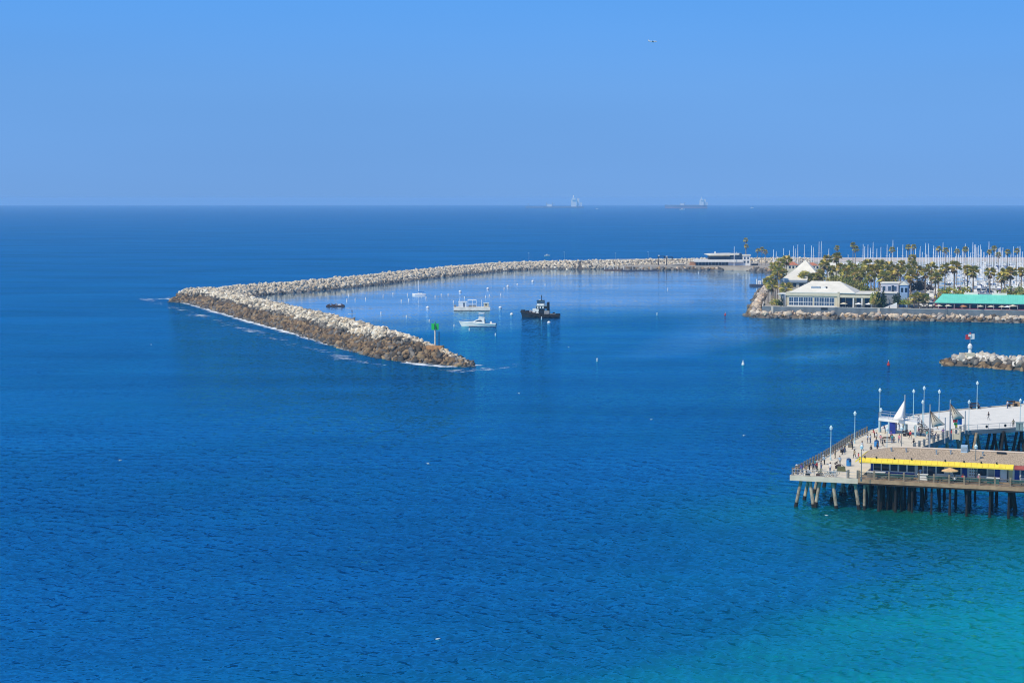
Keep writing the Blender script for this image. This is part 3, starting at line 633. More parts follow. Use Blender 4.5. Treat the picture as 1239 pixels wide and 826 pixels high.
MB().loft([[(B0 - 1.62, v, rz0 + .03), (B0 - 2.35, v, rz0 - .55), (B0 - 2.35, v, rz0 - .78), (B0 - 2.27, v, rz0 - .78), (B0 - 1.56, v, rz0 - .05)] for v in (BV0 - 2.0, BV1)]).build('awning', YEL, bd)
for x in (1050, 1064, 1086, 1107, 1148, 1171, 1192, 1211):
    u = fu(x, BV0 - 1.5); MB().bb(-.12, .12, -.12, .12, 0, .28).build('bracket', BLACK, bd, (u, BV0 - 1.5, rz0 + .05))
def front(nm, x0, x1, z0, z1, mat, frame=None, proud=.03):
    u0, u1 = fu(x0, BV0), fu(x1, BV0)
    o = MB().bb(u0, u1, BV0 - proud, BV0 + .02, DZ + z0, DZ + z1).build(nm, mat, bd)
    if frame:
        m = MB(); g = .09
        for a in ((u0 - g, u0, z0 - g, z1 + g), (u1, u1 + g, z0 - g, z1 + g)): m.bb(a[0], a[1], BV0 - proud - .05, BV0 + .02, DZ + a[2], DZ + a[3])
        m.bb(u0, u1, BV0 - proud - .05, BV0 + .02, DZ + z1, DZ + z1 + g); m.bb(u0, u1, BV0 - proud - .05, BV0 + .02, DZ + z0 - g, DZ + z0)
        m.build('frame', frame, o)
    return o
front('corner_panel', 1057.5, 1060, .1, 2.5, BLUE)
for x in (1061, 1071, 1081.5, 1092, 1102.5): front('window', x, x + 8.6, .95, 2.4, GLASS, WHITE)
front('base_panel', 1061, 1111, .05, .75, BLUE)
front('door', 1114.5, 1120, .02, 2.3, BROWN, WHITE); front('window', 1122.5, 1126, .6, 2.3, GLASSB, WHITE); front('shutter', 1127, 1136, .3, 2.3, GLASS, WHITE)
front('window', 1138, 1147, .9, 2.3, GLASS, WHITE); front('window', 1158, 1167, .9, 2.3, GLASS, WHITE)
front('door', 1169, 1175, .02, 2.4, BLUE); pp = front('menu_panel', 1176.5, 1186, .6, 2.4, WHITE)
u0 = fu(1176.5, BV0); 
for q in range(12): MB().bb(u0 + .2 + (q % 4) * .37, u0 + .42 + (q % 4) * .37, BV0 - .06, BV0 - .03, DZ + .85 + (q // 4) * .5, DZ + 1.1 + (q // 4) * .5).build('picture', pm('menu_photo', (.30, .18, .12), .6, .6, 3), pp)
front('window', 1187.5, 1199, .9, 2.4, GLASS, WHITE); front('panel', 1201, 1208, .1, 2.4, CONCG)
front('door', 1209, 1215, .02, 2.4, BLUE); front('door', 1216, 1223, .02, 2.4, WHITE); front('post', 1224, 1225.5, .02, 2.6, BLACK); front('panel', 1226, 1230.5, .1, 2.4, pm('butter_boards', (.66, .58, .30), .7, .1, 1))
v_r = (BV0 + BV1) / 2
for x in (1084, 1102, 1139, 1156, 1195): MB().bar((0, 0, -.2), (0, 0, .55), .12, 8).bar((0, 0, .5), (0, 0, .68), .2, 8).build('vent_pipe', STEEL, bd, (fu(x, v_r), v_r - 1.6 - (x % 3) * .4, rz1 - .5))
ac = MB().bb(-.55, .55, -.5, .5, 0, 1.25).build('roof_unit', pm('pale_blue_metal', (.42, .54, .66), .5, .1, 1), bd, (fu(1171.5, v_r), v_r - .6, rz1 - .25))
MB().bb(-.48, .48, -.54, -.50, .2, 1.0).build('grille', STEEL, ac)
MB().bb(-.8, .8, -.3, .3, 0, .22).build('roof_vent', BLACK, bd, (fu(1217, v_r), v_r - .8, rz1 - .12))
MB().loft([[(u, BV0 - 1.5, rz0 - .1), (u, BV0 - 2.1, rz0 - .6), (u, BV0 - 2.1, rz0 - .75), (u, BV0 - 1.45, rz0 - .25)] for u in (B1 + .35, B1 + 5.2)]).build('red_awning', pm('dull_red_canvas', (.30, .06, .05), .8, .2, 1), bd)
front('door', 1233, 1239, .02, 2.4, BLUE); front('window', 1241, 1250, .9, 2.4, GLASSB, WHITE)

# lamps
def lamp_proto(h, pole, head, twin=False):
    t = thing('street_lamp', '', 'lamp post')
    MB().lathe([(.16, 0), (.16, .5), (.085, .6), (.07, h * .5), (.055, h - .35)], 8).build('pole', pole, t)
    MB().lathe([(.05, h - .35), (.22, h - .30), (.30, h + .05), (.16, h + .32), (.03, h + .5)], 10).build('lantern', head, t)
    MB().lathe([(.36, h + .05), (.34, h + .1), (.02, h + .42)], 10).build('cap', AQUA, t)
    return Proto(t)
lp = lamp_proto(6.0, AQUA, LAMPW); ld = lamp_proto(5.9, pm('dark_lamp_paint', (.10, .14, .15), .5), LAMPW); lt = lamp_proto(8.2, AQUA, LAMPW); ls = lamp_proto(4.6, AQUA, LAMPW)
for proto, x, y, lab in ((lp, 1005, 556.5, 'pale aqua lamp post nearest the front left corner of the pier deck'), (lp, 1034, 536.5, 'pale aqua lamp post midway along the left pier edge'),
        (ls, 1065.5, 522.5, 'short aqua lamp post in front of the raised lookout platform'), (lt, 1064, 519, 'tall aqua lamp post rising behind the left end of the lookout platform'),
        (lp, 1105, 506, 'aqua lamp post just right of the white triangular sail'), (lt, 1117.5, 516, 'tall aqua lamp post behind the first tan sail mast'), (lp, 1116, 521, 'aqua lamp post at the foot of the platform stairs'),
        (lp, 1136, 506.5, 'aqua lamp post between the two tan sails on the far deck'), (lp, 1182, 494.8, 'aqua lamp post at the far edge beside the first dark bench'), (lp, 1172, 521, 'aqua lamp post at the inner corner where the thin steel railing begins'),
        (lp, 1234, 519, 'aqua lamp post above the grey green kiosk box'), (lp, 1239, 521, 'aqua lamp post cut by the right edge of the picture'),
        (ld, 1042, 582, 'dark lamp post at the joint of concrete and timber promenades'), (ld, 1090.5, 557, 'dark lamp post behind the middle of the gravel roof'), (ls, 1073, 549, 'slim lamp post behind the left hip of the gravel roof'), (ld, 1180, 581.5, 'dark lamp post in front of the shopfronts beside the seated diners')):
    u, v = LOC(x, y); proto.place(W(u, v, DZ), 0, lab, 'lamp posts on the pier')

# lookout platform with stairs
lo = thing('lookout_platform', 'raised white lookout platform on posts with railing at the seaward pier edge', 'platform')
Lz = DZ + 3.0; a = P(1063, 505.5, Lz); b = P(1110, 511, Lz); back = eV * 3.6; ab = (b - a)
MB().prism([a.xy, b.xy, (b + back).xy, (a + back).xy], Lz - .55, Lz).build('slab', WHITE, lo)
for q, o_ in ((.02, .3), (.27, .3), (.68, .3), (.95, .3), (.27, 3.2), (.68, 3.2)):
    p = a + ab * q + eV * o_; MB().bar((p.x, p.y, DZ), (p.x, p.y, Lz - .55), .2, 8).build('post', AQUA, lo)
p = a + ab * .36 + eV * .8; MB().bb(-.6, .6, -.5, .5, 0, 2.4).build('cabinet', BLUE, lo, (p.x, p.y, DZ), PA)
n = ab.normalized()
for kk_, (s0, s1) in enumerate(((a + eV * .1, b + eV * .1), (a + back - eV * .1, b + back - eV * .1), (a + eV * .1, a + back - eV * .1))):
    MB().path([s0 + Vector((0, 0, 1.1)), s1 + Vector((0, 0, 1.1))], .05, 4).path([s0 + Vector((0, 0, .55)), s1 + Vector((0, 0, .55))], .03, 4).build('rail', STEEL, lo)
    for q in range(5):
        p = s0.lerp(s1, q / 4); MB().bar(p, p + Vector((0, 0, 1.1)), .04, 4).build('baluster', STEEL, lo)
st = thing('stairs', 'dark stair flight leading up to the lookout platform', 'stairs')
for q in range(10):
    p = b + n * (.35 * q + .2); MB().bb(-.18, .18, 0, 2.0, -.1, 0).build('tread', WOODG, st, (p.x, p.y, Lz - .3 * (q + 1)), math.atan2(n.y, n.x))
for o_ in (0, 2.0):
    MB().bar(b + eV * o_ + Vector((0, 0, .9)), b + n * 3.8 + eV * o_ + Vector((0, 0, -2.2)), .05, 4).build('handrail', STEEL, st)
    MB().bar(b + eV * o_ + Vector((0, 0, -.2)), b + n * 3.8 + eV * o_ + Vector((0, 0, -3.0)), .1, 4).build('stringer', WOODG, st)

# shade sails on masts
def sail(label, mast_px, y0, ytop, pts, mat, seams, cat='shade sail'):
    base = P(mast_px, y0, DZ); t = thing('shade_sail', label, cat, base)
    Y0 = base.y; top = PY(mast_px, ytop, Y0); hgt = top.z - DZ
    MB().bar((0, 0, 0), (0, 0, hgt), .17, 8, .13).build('mast', STEEL, t)
    V3 = [PY(x, y, Y0 + dy) - base for x, y, dy in pts]
    nrows = 6; secs = []
    A_, B_, C_ = V3
    g = MB(); vs = []; fs = []; N_ = 8
    for i in range(N_ + 1):
        for j in range(N_ + 1 - i):
            s_, t_ = i / N_, j / N_; p = A_ * (1 - s_ - t_) + B_ * s_ + C_ * t_
            edge = s_ * t_ * (1 - s_ - t_) * 27; p = p + Vector((0, -.8, -.25)) * edge
            vs.append(p)
    idx = {}; c = 0
    for i in range(N_ + 1):
        for j in range(N_ + 1 - i): idx[i, j] = c; c += 1
    for i in range(N_):
        for j in range(N_ - i):
            fs.append((idx[i, j], idx[i + 1, j], idx[i, j + 1]))
            if j < N_ - i - 1: fs.append((idx[i + 1, j], idx[i + 1, j + 1], idx[i, j + 1]))
    n_ = len(vs); vs += [v + Vector((0, .03, 0)) for v in vs]; fs += [tuple(x + n_ for x in f[::-1]) for f in fs]
    g.add(vs, fs); cl = g.build('canvas', mat, t, smooth=True)
    m = MB(); m.path([A_, B_, C_, A_], .05, 4); m.build('edge_rope', BLACK if seams else STEEL, t)
    for q in range(seams):
        p = B_.lerp(C_, (q + 1) / (seams + 1)); mid = (A_ + p) / 2 + Vector((0, -.75, -.22))
        MB().path([A_ + Vector((0, -.06, 0)), mid, p + Vector((0, -.06, 0))], .05, 4).build('seam', BROWN, t)
    return t
sail('white triangular shade sail on a mast in front of the lookout platform', 1094.2, 525, 477.5, [(1094.5, 484, -.3), (1080, 507, -2.4), (1092.5, 508, -3)], CANVW, 0)
sail('tan shade sail on the mast nearer the pier building', 1124.6, 543, 489, [(1125.6, 497, -.3), (1128, 516.5, -3.2), (1143, 513.5, .5)], CANV, 2)
sail('tan shade sail on the mast nearer the thin railed far arm', 1149.2, 531, 483.5, [(1150, 488, -.3), (1153, 508, -2.6), (1166.5, 505.5, .6)], CANV, 2)
for x, y0, yt, lab in ((1143.2, 536, 505, 'plain grey post supporting the outer corner of the nearer tan sail'), (1167.5, 524, 497, 'plain grey post supporting the outer corner of the farther tan sail')):
    p = P(x, y0, DZ); hh = PY(x, yt, p.y).z - DZ
    o = MB().bar((0, 0, 0), (0, 0, hh), .13, 8, .1).build('sail_post', STEEL, None, p); tag(o, lab, 'post', 'posts of the shade sails')
p = P(1158, 530, DZ); bn = thing('banner', 'small banner of red, blue and green squares below the farther tan sail', 'banner', p)
z0 = PY(1158, 514, p.y).z - DZ
MB().bar((0, 0, 0), (0, 0, z0 + 1.5), .05, 6).build('pole', STEEL, bn)
for (x0, x1, a0, a1, mt) in ((-.9, 0, .55, 1.3, RED), (0, .9, .1, 1.3, BLUEB), (-.7, -.05, 0, .5, GREENB), (-.45, .0, -.5, 0, YEL)): MB().bb(x0, x1, -.09, -.05, z0 + a0, z0 + a1).build('cloth', mt, bn)
p = P(1157, 532, DZ); g = thing('gate', 'cream gate frame set into the inner pier railing', 'gate', p, PA)
for x in (-.7, .7): MB().bb(x - .12, x + .12, -.12, .12, 0, 2.1).build('post', CREAM, g)
MB().bb(-.8, .8, -.1, .1, 2.103, 2.3).build('lintel', CREAM, g); MB().bb(-.55, .55, -.05, .05, .1, 1.2).build('leaf', CREAM, g)
p = P(1233.5, 520, DZ); kb = thing('kiosk', 'grey green kiosk box at the right end of the thin steel railing', 'kiosk', p, PA)
MB().bb(-.7, .7, -.6, .6, 0, 1.5).build('cabinet', pm('sage_metal', (.20, .27, .26), .6, .1, 1), kb); MB().bb(-.8, .8, -.7, .7, 1.503, 1.62).build('lid', pm('sage_metal', (.2, .27, .26)), kb)
MB().bb(-.05, .05, -.62, -.6, .1, 1.4).build('door_seam', BLACK, kb)

# small furniture
def bench_proto():
    t = thing('bench', '', 'bench')
    for x in (-.75, .75):
        MB().bb(x - .06, x + .06, -.25, .25, 0, .42).build('leg', BLACK, t)
    for q in range(3): MB().bb(-.95, .95, -.25 + q * .18, -.10 + q * .18, .42, .47).build('slat', BROWN, t)
    for q in range(2): MB().bb(-.95, .95, .28, .33, .58 + q * .2, .72 + q * .2).build('slat', BROWN, t)
    return Proto(t)
bp = bench_proto()
for x, y, rz, lab in ((1179, 494.5, PA + .9, 'dark bench at the far edge beside the lamp post, with a seated person'), (1225, 491.8, PA + .9, 'dark bench at the far edge farther right, beside tan bags'), (1121, 527, PA + .2, 'dark bench near the foot of the platform stairs')):
    u, v = LOC(x, y); bp.place(W(u, v), rz, lab, 'benches on the pier', 1.5)
def bin_proto():
    t = thing('litter_bin', '', 'litter bin'); MB().lathe([(.42, 0), (.46, .1), (.46, 1.05), (.40, 1.12)], 12).build('drum', BLUEB, t)
    MB().lathe([(.44, 1.121), (.40, 1.3), (.12, 1.42)], 12).build('lid', pm('navy_plastic', (.01, .05, .15), .5), t); MB().bb(-.2, .2, -.47, -.40, .85, 1.0).build('slot', BLACK, t); return Proto(t)
bi = bin_proto()
for x, y, lab in ((1027, 563.5, 'bright blue litter bin alone in the middle of the near deck'), (1060.5, 540.5, 'bright blue litter bin farther back, near two people in pale shirts')):
    u, v = LOC(x, y); bi.place(W(u, v), .3, lab, 'blue litter bins')
def picnic_proto():
    t = thing('picnic_table', '', 'picnic table'); MB().bb(-1.2, 1.2, -.42, .42, .72, .78).build('tabletop', TEALP, t)
    for y in (-.8, .8): MB().bb(-1.2, 1.2, y - .15, y + .15, .42, .47).build('seat', TEALP, t)
    for x in (-.8, .8):
        MB().bar((x, -.75, 0), (x, .25, .72), .05, 4).bar((x, .75, 0), (x, -.25, .72), .05, 4).build('leg', BLACK, t)
    return Proto(t)
pp_ = picnic_proto()
for q, x in enumerate((1072, 1086, 1102, 1134, 1150, 1166, 1184, 1198, 1236)):
    lab = 'dark green picnic table behind the timber railing, %s from the left in its row' % nth(q)
    pp_.place(W(fu(x, 2.3), 2.3), PA, lab, 'green picnic tables outside the shopfronts')
for q, (x, w_) in enumerate(((1064, 1.5), (1121, .8), (1207, 1.0))):
    u = fu(x, 2.5); t = thing('counter', ['long white topped counter at the left end of the promenade', 'small white topped counter by the brown doorway', 'teal fronted counter before the right blue door'][q], 'counter', W(u, 2.5), PA)
    MB().bb(-w_, w_, -.3, .3, 0, 1.0).build('base', (WOODG, WHITE, TEALP)[q], t); MB().bb(-w_ - .1, w_ + .1, -.4, .4, 1.003, 1.08).build('worktop', WHITE, t)
def umbrella_proto(mat, rad, h):
    t = thing('umbrella', '', 'umbrella'); MB().bar((0, 0, 0), (0, 0, h), .04, 6).build('pole', WOODG, t)
    m = MB(); n = 8; vs = [(0, 0, h)]
    for kk_ in range(n * 2): a_ = math.pi * kk_ / n; rr = rad * (1 if kk_ % 2 == 0 else .94); vs.append((rr * math.cos(a_), rr * math.sin(a_), h - rad * .36))
    vs += [(x * .99, y * .99, z - .12) for x, y, z in vs[1:]]
    fs = [(0, 1 + q, 1 + (q + 1) % 16) for q in range(16)] + [(1 + q, 17 + q, 17 + (q + 1) % 16, 1 + (q + 1) % 16) for q in range(16)]
    m.add(vs, fs).build('canopy', mat, t); MB().lathe([(.3, 0), (.3, .1), (.06, .16)], 8).build('base', CONCG, t); return Proto(t)
UMB_O = umbrella_proto(pm('apricot_canvas', (.62, .40, .18), .8, .15, 1.5), 1.45, 2.5)
UMB_O.place(W(fu(1154, 2.1), 2.1), 0, 'apricot patio umbrella on the pier promenade in front of the shopfronts', 'umbrellas on the pier')
# bicycles and fishing carts by the front rail
def bike(label, loc, rz, mat):
    t = thing('bicycle', label, 'bicycle', loc, rz, 'bicycles by the front rail')
    for x in (-.52, .52):
        pts = [(x + .33 * math.cos(q * math.pi / 6), 0, .34 + .33 * math.sin(q * math.pi / 6)) for q in range(13)]
        wh = MB().path(pts, .03, 4).build('wheel', RUBBER, t)
    MB().path([(-.52, 0, .34), (-.18, 0, .82), (.38, 0, .8), (.52, 0, .34)], .03, 4).path([(-.18, 0, .82), (-.05, 0, .34), (.38, 0, .8)], .03, 4).path([(-.52, 0, .34), (-.05, 0, .34)], .025, 4).build('frame', mat, t)
    MB().bb(-.3, -.06, -.07, .07, .9, .95).build('saddle', BLACK, t); MB().path([(.36, -.25, 1.02), (.36, .25, 1.02)], .02, 4).bar((.36, 0, .8), (.36, 0, 1.02), .02, 4).build('handlebar', STEEL, t)
for x, y, rz, mt, lab in ((1001.5, 577.2, PA + .15, pm('teal_paint', (.03, .22, .28)), 'teal bicycle parked nearest the corner post of the front rail'), (1007, 576.5, PA - .3, pm('steel_blue_paint', (.12, .25, .40)), 'steel blue bicycle parked just right of the teal one'), (1010, 574.5, PA + .5, pm('teal_paint', (.03, .22, .28)), 'farthest right of the three parked bicycles, beside the anglers bags')):
    u, v = LOC(x, y); bike(lab, W(u, max(v, .8)), rz, mt)
def bag(nm, label, px, py, mat, s=1.0, cat='bag'):
    u, v = LOC(px, py); t = thing(nm, label, cat, W(u, max(v, .6)), random.uniform(-.5, .5))
    MB().box((0, 0, .2 * s), (.7 * s, .4 * s, .4 * s), top=.86).build('body', mat, t); MB().path([(-.2 * s, 0, .4 * s), (0, 0, .58 * s), (.2 * s, 0, .4 * s)], .025, 4).build('handle', BLACK, t)
bag('cool_box', 'white cool box on the deck beside the left group of anglers', 978.5, 572.5, WHITE, 1.2, 'cool box'); bag('bag', 'dark bag on the deck in front of the white cool box', 976.5, 576.2, BLACK, 1.2)
bag('bag', 'brown bag on the deck between anglers and bicycles', 990.5, 576.2, BROWN, 1.3); bag('bag', 'olive bag lying behind the parked bicycles', 1018, 570, pm('olive_cloth', (.10, .11, .05), .9, .2, 2), 2.2)
bag('bag', 'tan bags heaped beside the far right dark bench', 1230, 491, pm('tan_cloth', (.35, .25, .15), .9, .2, 2), 2.6)

for q, (x, y) in enumerate(((1014, 566), (1047, 560), (1020, 546.5), (1076, 535), (1097, 527))):
    u, v = LOC(x, y); bp.place(W(u, v), PA + (1.5, .2, 1.5, .3, 1.2)[q], ('dark bench behind the anglers on the near deck', 'dark bench left of the yellow awning end', 'dark bench by the rail between two lamp posts', 'dark bench in the middle of the deck left of the sails', 'dark bench before the lookout platform')[q], 'benches on the pier', 1.2)
for q, (x, y) in enumerate(((992, 576), (1029, 541), (1093, 519.5))):
    u, v = LOC(x, y); t = thing('planter', ('square planter with shrub at the front left rail', 'square planter with shrub by the second lamp post', 'square planter with shrub below the white sail')[q], 'planter', W(u, max(v, .7)), PA)
    MB().box((0, 0, .3), (.8, .8, .6), top=1.1).build('tub', WOODG, t); m = MB()
    for k in range(40): a_ = random.uniform(0, 6.28); r_ = random.uniform(0, .45); z_ = random.uniform(.6, 1.25); m.face([(r_ * math.cos(a_), r_ * math.sin(a_), z_), (r_ * math.cos(a_) + .16, r_ * math.sin(a_), z_ + .1), (r_ * math.cos(a_), r_ * math.sin(a_) + .16, z_ + .14)])
    m.build('shrub', pm('shrub_green', (.08, .11, .03), .8, .3, 4), t)

# ------------------------------------------------------------------ buildings on the mole
MA = math.atan2(du.y, du.x); mV = Vector((-du.y, du.x, 0))
def mU(px, back):                           # distance along the seawall line for a sight line at a given set-back
    t = (px - CX) / F; b = FL + mV * back; return (t * b.y - b.x) / (du.x - t * du.y)
def MP(px, back, z=GZ):
    p = FL + mV * back + du * mU(px, back); return Vector((p.x, p.y, z))
def MZ(px, py, back):                       # height seen at (px, py) on the plane a given set-back behind the wall
    return PY(px, py, MP(px, back).y).z
def mbase(back): p = FL + mV * back; return Vector((p.x, p.y, 0))
# restaurant with white hipped roof
rs = thing('restaurant', 'low cream restaurant with white hipped roof and long window bands behind the seawall', 'restaurant', mbase(6), MA)
U = lambda px, b=6: mU(px, b)
zt, zb = MZ(980, 354, 6), GZ
x0, x1, x2 = U(952), U(1013.5), U(1062)
RB = pm('cream_render', (.52, .49, .38))
MB().bb(x0, x1, 0, 22, zb, zt).build('wall', RB, rs)
zw0, zw1 = MZ(980, 369.3, 6), MZ(980, 359.8, 6)
MB().bb(x0 - .3, x1 + .2, -.5, 22.3, zw1 + .75, zt + .15).build('parapet', RB, rs)
def wingroup(xa, xb, n, nm='window'):
    wdt = (xb - xa) / n
    for q in range(n):
        a, b = xa + wdt * q + .12, xa + wdt * (q + 1) - .12
        o = MB().bb(a, b, -.06, .02, zw0, zw1).build(nm, GLASSB, rs)
        m = MB(); m.bb(a - .12, a, -.14, .02, zw0 - .1, zw1 + .1); m.bb(b, b + .12, -.14, .02, zw0 - .1, zw1 + .1); m.bb(a, b, -.14, .02, zw1, zw1 + .14); m.bb(a, b, -.14, .02, zw0 - .14, zw0)
        m.bb(a, b, -.12, .02, zw0 + (zw1 - zw0) * .36, zw0 + (zw1 - zw0) * .36 + .22); m.bb((a + b) / 2 - .04, (a + b) / 2 + .04, -.1, .02, zw0, zw1); m.build('frame', WHITE, o)
wingroup(U(955), U(984), 5); wingroup(U(985.5), U(1010), 4)
MB().bb(x0, x1, -.3, .02, zw0 - .62, zw0 - .2).build('sill', WHITE, rs)
ze, zr = MZ(980, 353.3, 6), MZ(995, 340, 17)
m = MB().hip(U(956), U(1035), -.6, 23, ze - .05, zr, (8.6, 8.0), th=.3); m.build('roof', WHITER, rs)
zz = lambda f: ze + (zr - ze) * f
um = U(986); MB().bb(um - 2, um + 2, 3.2, 5.2, zz(.25), zz(.25) + 1.3).build('roof_unit', STEEL, rs); MB().bb(um + 2.6, um + 4.6, 3.4, 5, zz(.25), zz(.25) + 1.1).build('roof_unit', WHITE, rs)
MB().bb(U(998.5) - .5, U(998.5) + .5, 3.6, 5, zz(.25), zz(.25) + 1.2).build('chimney', BLACK, rs)
# glazed corner with its raking pier
MB().prism([(U(945.5), 1.5), (x0 - .32, -.1), (x0 - .32, 10), (U(945.5), 10)], zb, zt - .9).build('glazed_corner', GLASSB, rs)
for q in range(4):
    f_ = q / 3; MB().bar((U(945.5) + (x0 - .4 - U(945.5)) * f_, 1.4 - 1.55 * f_, zb), (U(945.5) + (x0 - .4 - U(945.5)) * f_, 1.4 - 1.55 * f_, zt - .9), .12, 4).build('mullion', WHITE, rs)
MB().loft([[(U(944.5), .6, zb), (U(947.5), .6, zb), (U(947.5), 1.3, zb), (U(944.5), 1.3, zb)], [(U(942), .6, zt - .2), (U(943.6), .6, zt - .2), (U(943.6), 1.3, zt - .2), (U(942), 1.3, zt - .2)]]).build('raking_pier', CREAM, rs)
MB().bb(U(941), x0 - .31, .3, 10, zt - .88, zt - .6).build('corner_roof', WHITE, rs)
# terrace wing
MB().bb(x1 + .25, x2, 4, 20, zb, zt - .3).build('wing_wall', RB, rs)
MB().bb(x1 + .25, x2 + .2, -.3, 3.99, zt - 2.0, zt - .75).build('fascia', RB, rs); MB().bb(x1 + .25, x2 + .3, -.4, 21, zt - .29, zt + .05).build('wing_roof', WHITER, rs)
for xa, xb, mt in ((1016, 1022, GLASS), (1023, 1031, GLASS), (1036, 1041, GLASSB), (1046, 1053, GLASS)):
    MB().bb(U(xa), U(xb), 3.9, 4.02, zb + .3, zt - 2.2).build('window', mt, rs)
for x in (1014.5, 1033, 1043.5, 1055): MB().bb(U(x) - .25, U(x) + .25, -.1, .3, zb, zt - 2.0).build('column', WHITE, rs)
MB().bb(U(1013.8), U(1016.5), -.6, .4, zb, zt + .5).build('pylon', CREAM, rs)
tw = thing('terrace_wall', 'low pale terrace parapet with blue glass panels before the restaurant wing', 'wall', mbase(1.6), MA)
for q in range(7):
    xa = U(1014 + q * 6.2, 1.6); MB().bb(xa, xa + 2.05, -.04, .04, GZ, GZ + 1.0).build('glass_panel', pm('pale_blue_glass', (.18, .34, .52), .15), tw); MB().bb(xa + 2.06, xa + 2.2, -.06, .06, GZ, GZ + 1.1).build('post', WHITE, tw)
UMB_C = umbrella_proto(CANV, 1.75, 3.0); UMB_W = umbrella_proto(CANVW, 1.75, 3.0); UMB_R = umbrella_proto(ORANGE, 1.9, 2.9)
for x, mt, nm in ((1021.5, UMB_C, 'cream umbrella on the restaurant terrace, leftmost of three'), (1039.5, UMB_W, 'white umbrella in the middle of the restaurant terrace'), (1052, UMB_W, 'white umbrella at the right end of the restaurant terrace')):
    mt.place(MP(x, 4.2), 0.2, nm, 'umbrellas on the restaurant terrace', 1.0)
# pyramid-roofed pavilion
pv = thing('pavilion', 'pavilion with tall white pyramid roof rising behind the hipped restaurant', 'pavilion', mbase(95), MA)
U2 = lambda px: mU(px, 95)
za, ze2 = MZ(972.5, 314.5, 103), MZ(972, 329.5, 95); a0, a1 = U2(957.5), U2(987.5)
ym = (a1 - a0) / 2
MB().hip(a0, a1, -.2, 2 * ym, ze2, za, (ym - .01, ym - .01), th=.35).build('roof', WHITER, pv)
MB().bb(a0 + .9, a1 - .9, .8, 2 * ym - .8, GZ, ze2 - .36).build('wall', CREAM, pv)
for q in range(6):
    xa = a0 + 1.2 + q * (a1 - a0 - 2.4) / 6; MB().bb(xa + .2, xa + 1.6, .74, .82, ze2 - 3.4, ze2 - 1.0).build('window', GLASS, pv)
# flat white roof building on the left
wb = thing('building', 'grey walled building with sloping white roof left of the hipped restaurant', 'building', mbase(40), MA)
U3 = lambda px: mU(px, 40)
zf = MZ(960, 338.5, 40); a0, a1 = U3(944.5), U3(977)
MB().bb(a0 + .5, a1 - .4, .6, 15, GZ, zf - .5).build('wall', pm('warm_grey_render', (.40, .38, .33), .85, .1, .4), wb)
zk = MZ(960, 327, 56)
MB().loft([[(a0, -.2, zf - .45), (a0, -.2, zf), (a0 + 4, 16, zk), (a0 + 4, 16, zk - .5)], [(a1, -.2, zf - .45), (a1, -.2, zf), (a1 - 1, 16, zk), (a1 - 1, 16, zk - .5)]]).build('roof', WHITER, wb)
MB().bb(a0, a1, -.35, -.21, zf - 1.1, zf - .1).build('gutter_board', pm('slate_blue', (.25, .30, .36), .7), wb)
for q in range(3): MB().bb(a0 + 2 + q * 3.4, a0 + 4 + q * 3.4, .52, .62, zf - 3.4, zf - 1.7).build('window', GLASS, wb)
# office block and gabled neighbour, blue shade put into both wall colours
lv = thing('building', 'two storey block in lavender shade tone among palms right of the restaurant', 'building', mbase(24), MA)
U4 = lambda px: mU(px, 24); a0, a1 = U4(1066), U4(1087.5); z1 = MZ(1078, 343, 24)
MB().bb(a0, a1, 0, 12, GZ, z1).build('wall', LAV, lv); MB().bb(a0 - .3, a1 + .3, -.3, 12.3, z1 + .003, z1 + .35).build('roof', WHITER, lv)
for q in range(3):
    for r in range(2): MB().bb(a0 + .8 + q * 2.5, a0 + 2.1 + q * 2.5, -.06, .02, z1 - 3.3 - r * 3.6, z1 - 1.3 - r * 3.6).build('window', GLASSB, lv)
MB().bb(a1 - 3.1, a1 - 2.0, -.08, .02, GZ + .1, z1 - .8).build('stair_glazing', GLASS, lv)
sb = thing('building', 'gabled building in blue shade tone beside the two storey block', 'building', mbase(22), MA)
a0, a1 = mU(1089, 22), mU(1098.5, 22); z1 = MZ(1094, 345, 22)
MB().bb(a0, a1, 0, 10, GZ, z1).build('wall', SKYB, sb)
MB().loft([[(a0 - .3, -.4, z1), ((a0 + a1) / 2, -.4, z1 + 1.9), (a1 + .3, -.4, z1)], [(a0 - .3, 10.4, z1), ((a0 + a1) / 2, 10.4, z1 + 1.9), (a1 + .3, 10.4, z1)]]).build('roof', WHITER, sb)
for q in range(2): MB().bb(a0 + .5 + q * 1.8, a0 + 1.6 + q * 1.8, -.06, .02, z1 - 3.2, z1 - 1.2).build('window', GLASS, sb)
gb = thing('building', 'low grey building with white roof edge between dark cypress and white ramp', 'building', mbase(9), MA)
a0, a1 = mU(1067.5, 9), mU(1085, 9); z1 = MZ(1076, 355, 9)
MB().bb(a0, a1, 0, 9, GZ, z1).build('wall', pm('slate_render', (.24, .27, .30), .8, .1, .5), gb); MB().bb(a0 - .3, a1 + .3, -.4, 9.2, z1 + .003, z1 + .35).build('roof', WHITER, gb)
MB().bb(a0 + 4, a0 + 5.2, -.05, .02, GZ + .1, GZ + 2.6).build('door', BLACK, gb); MB().bb(a0 + 1, a0 + 3, -.05, .02, GZ + 1, GZ + 2.5).build('window', GLASS, gb)
rp = thing('ramp', 'white walled ramp climbing right from the promenade to the grey building', 'ramp', mbase(3.5), MA)
a0, a1 = mU(1070, 3.5), mU(1086, 3.5)
MB().prism([(0, 0), (a1 - a0, 0), (a1 - a0, 2.6), ((a1 - a0) * .8, 2.6)], 0, .2)
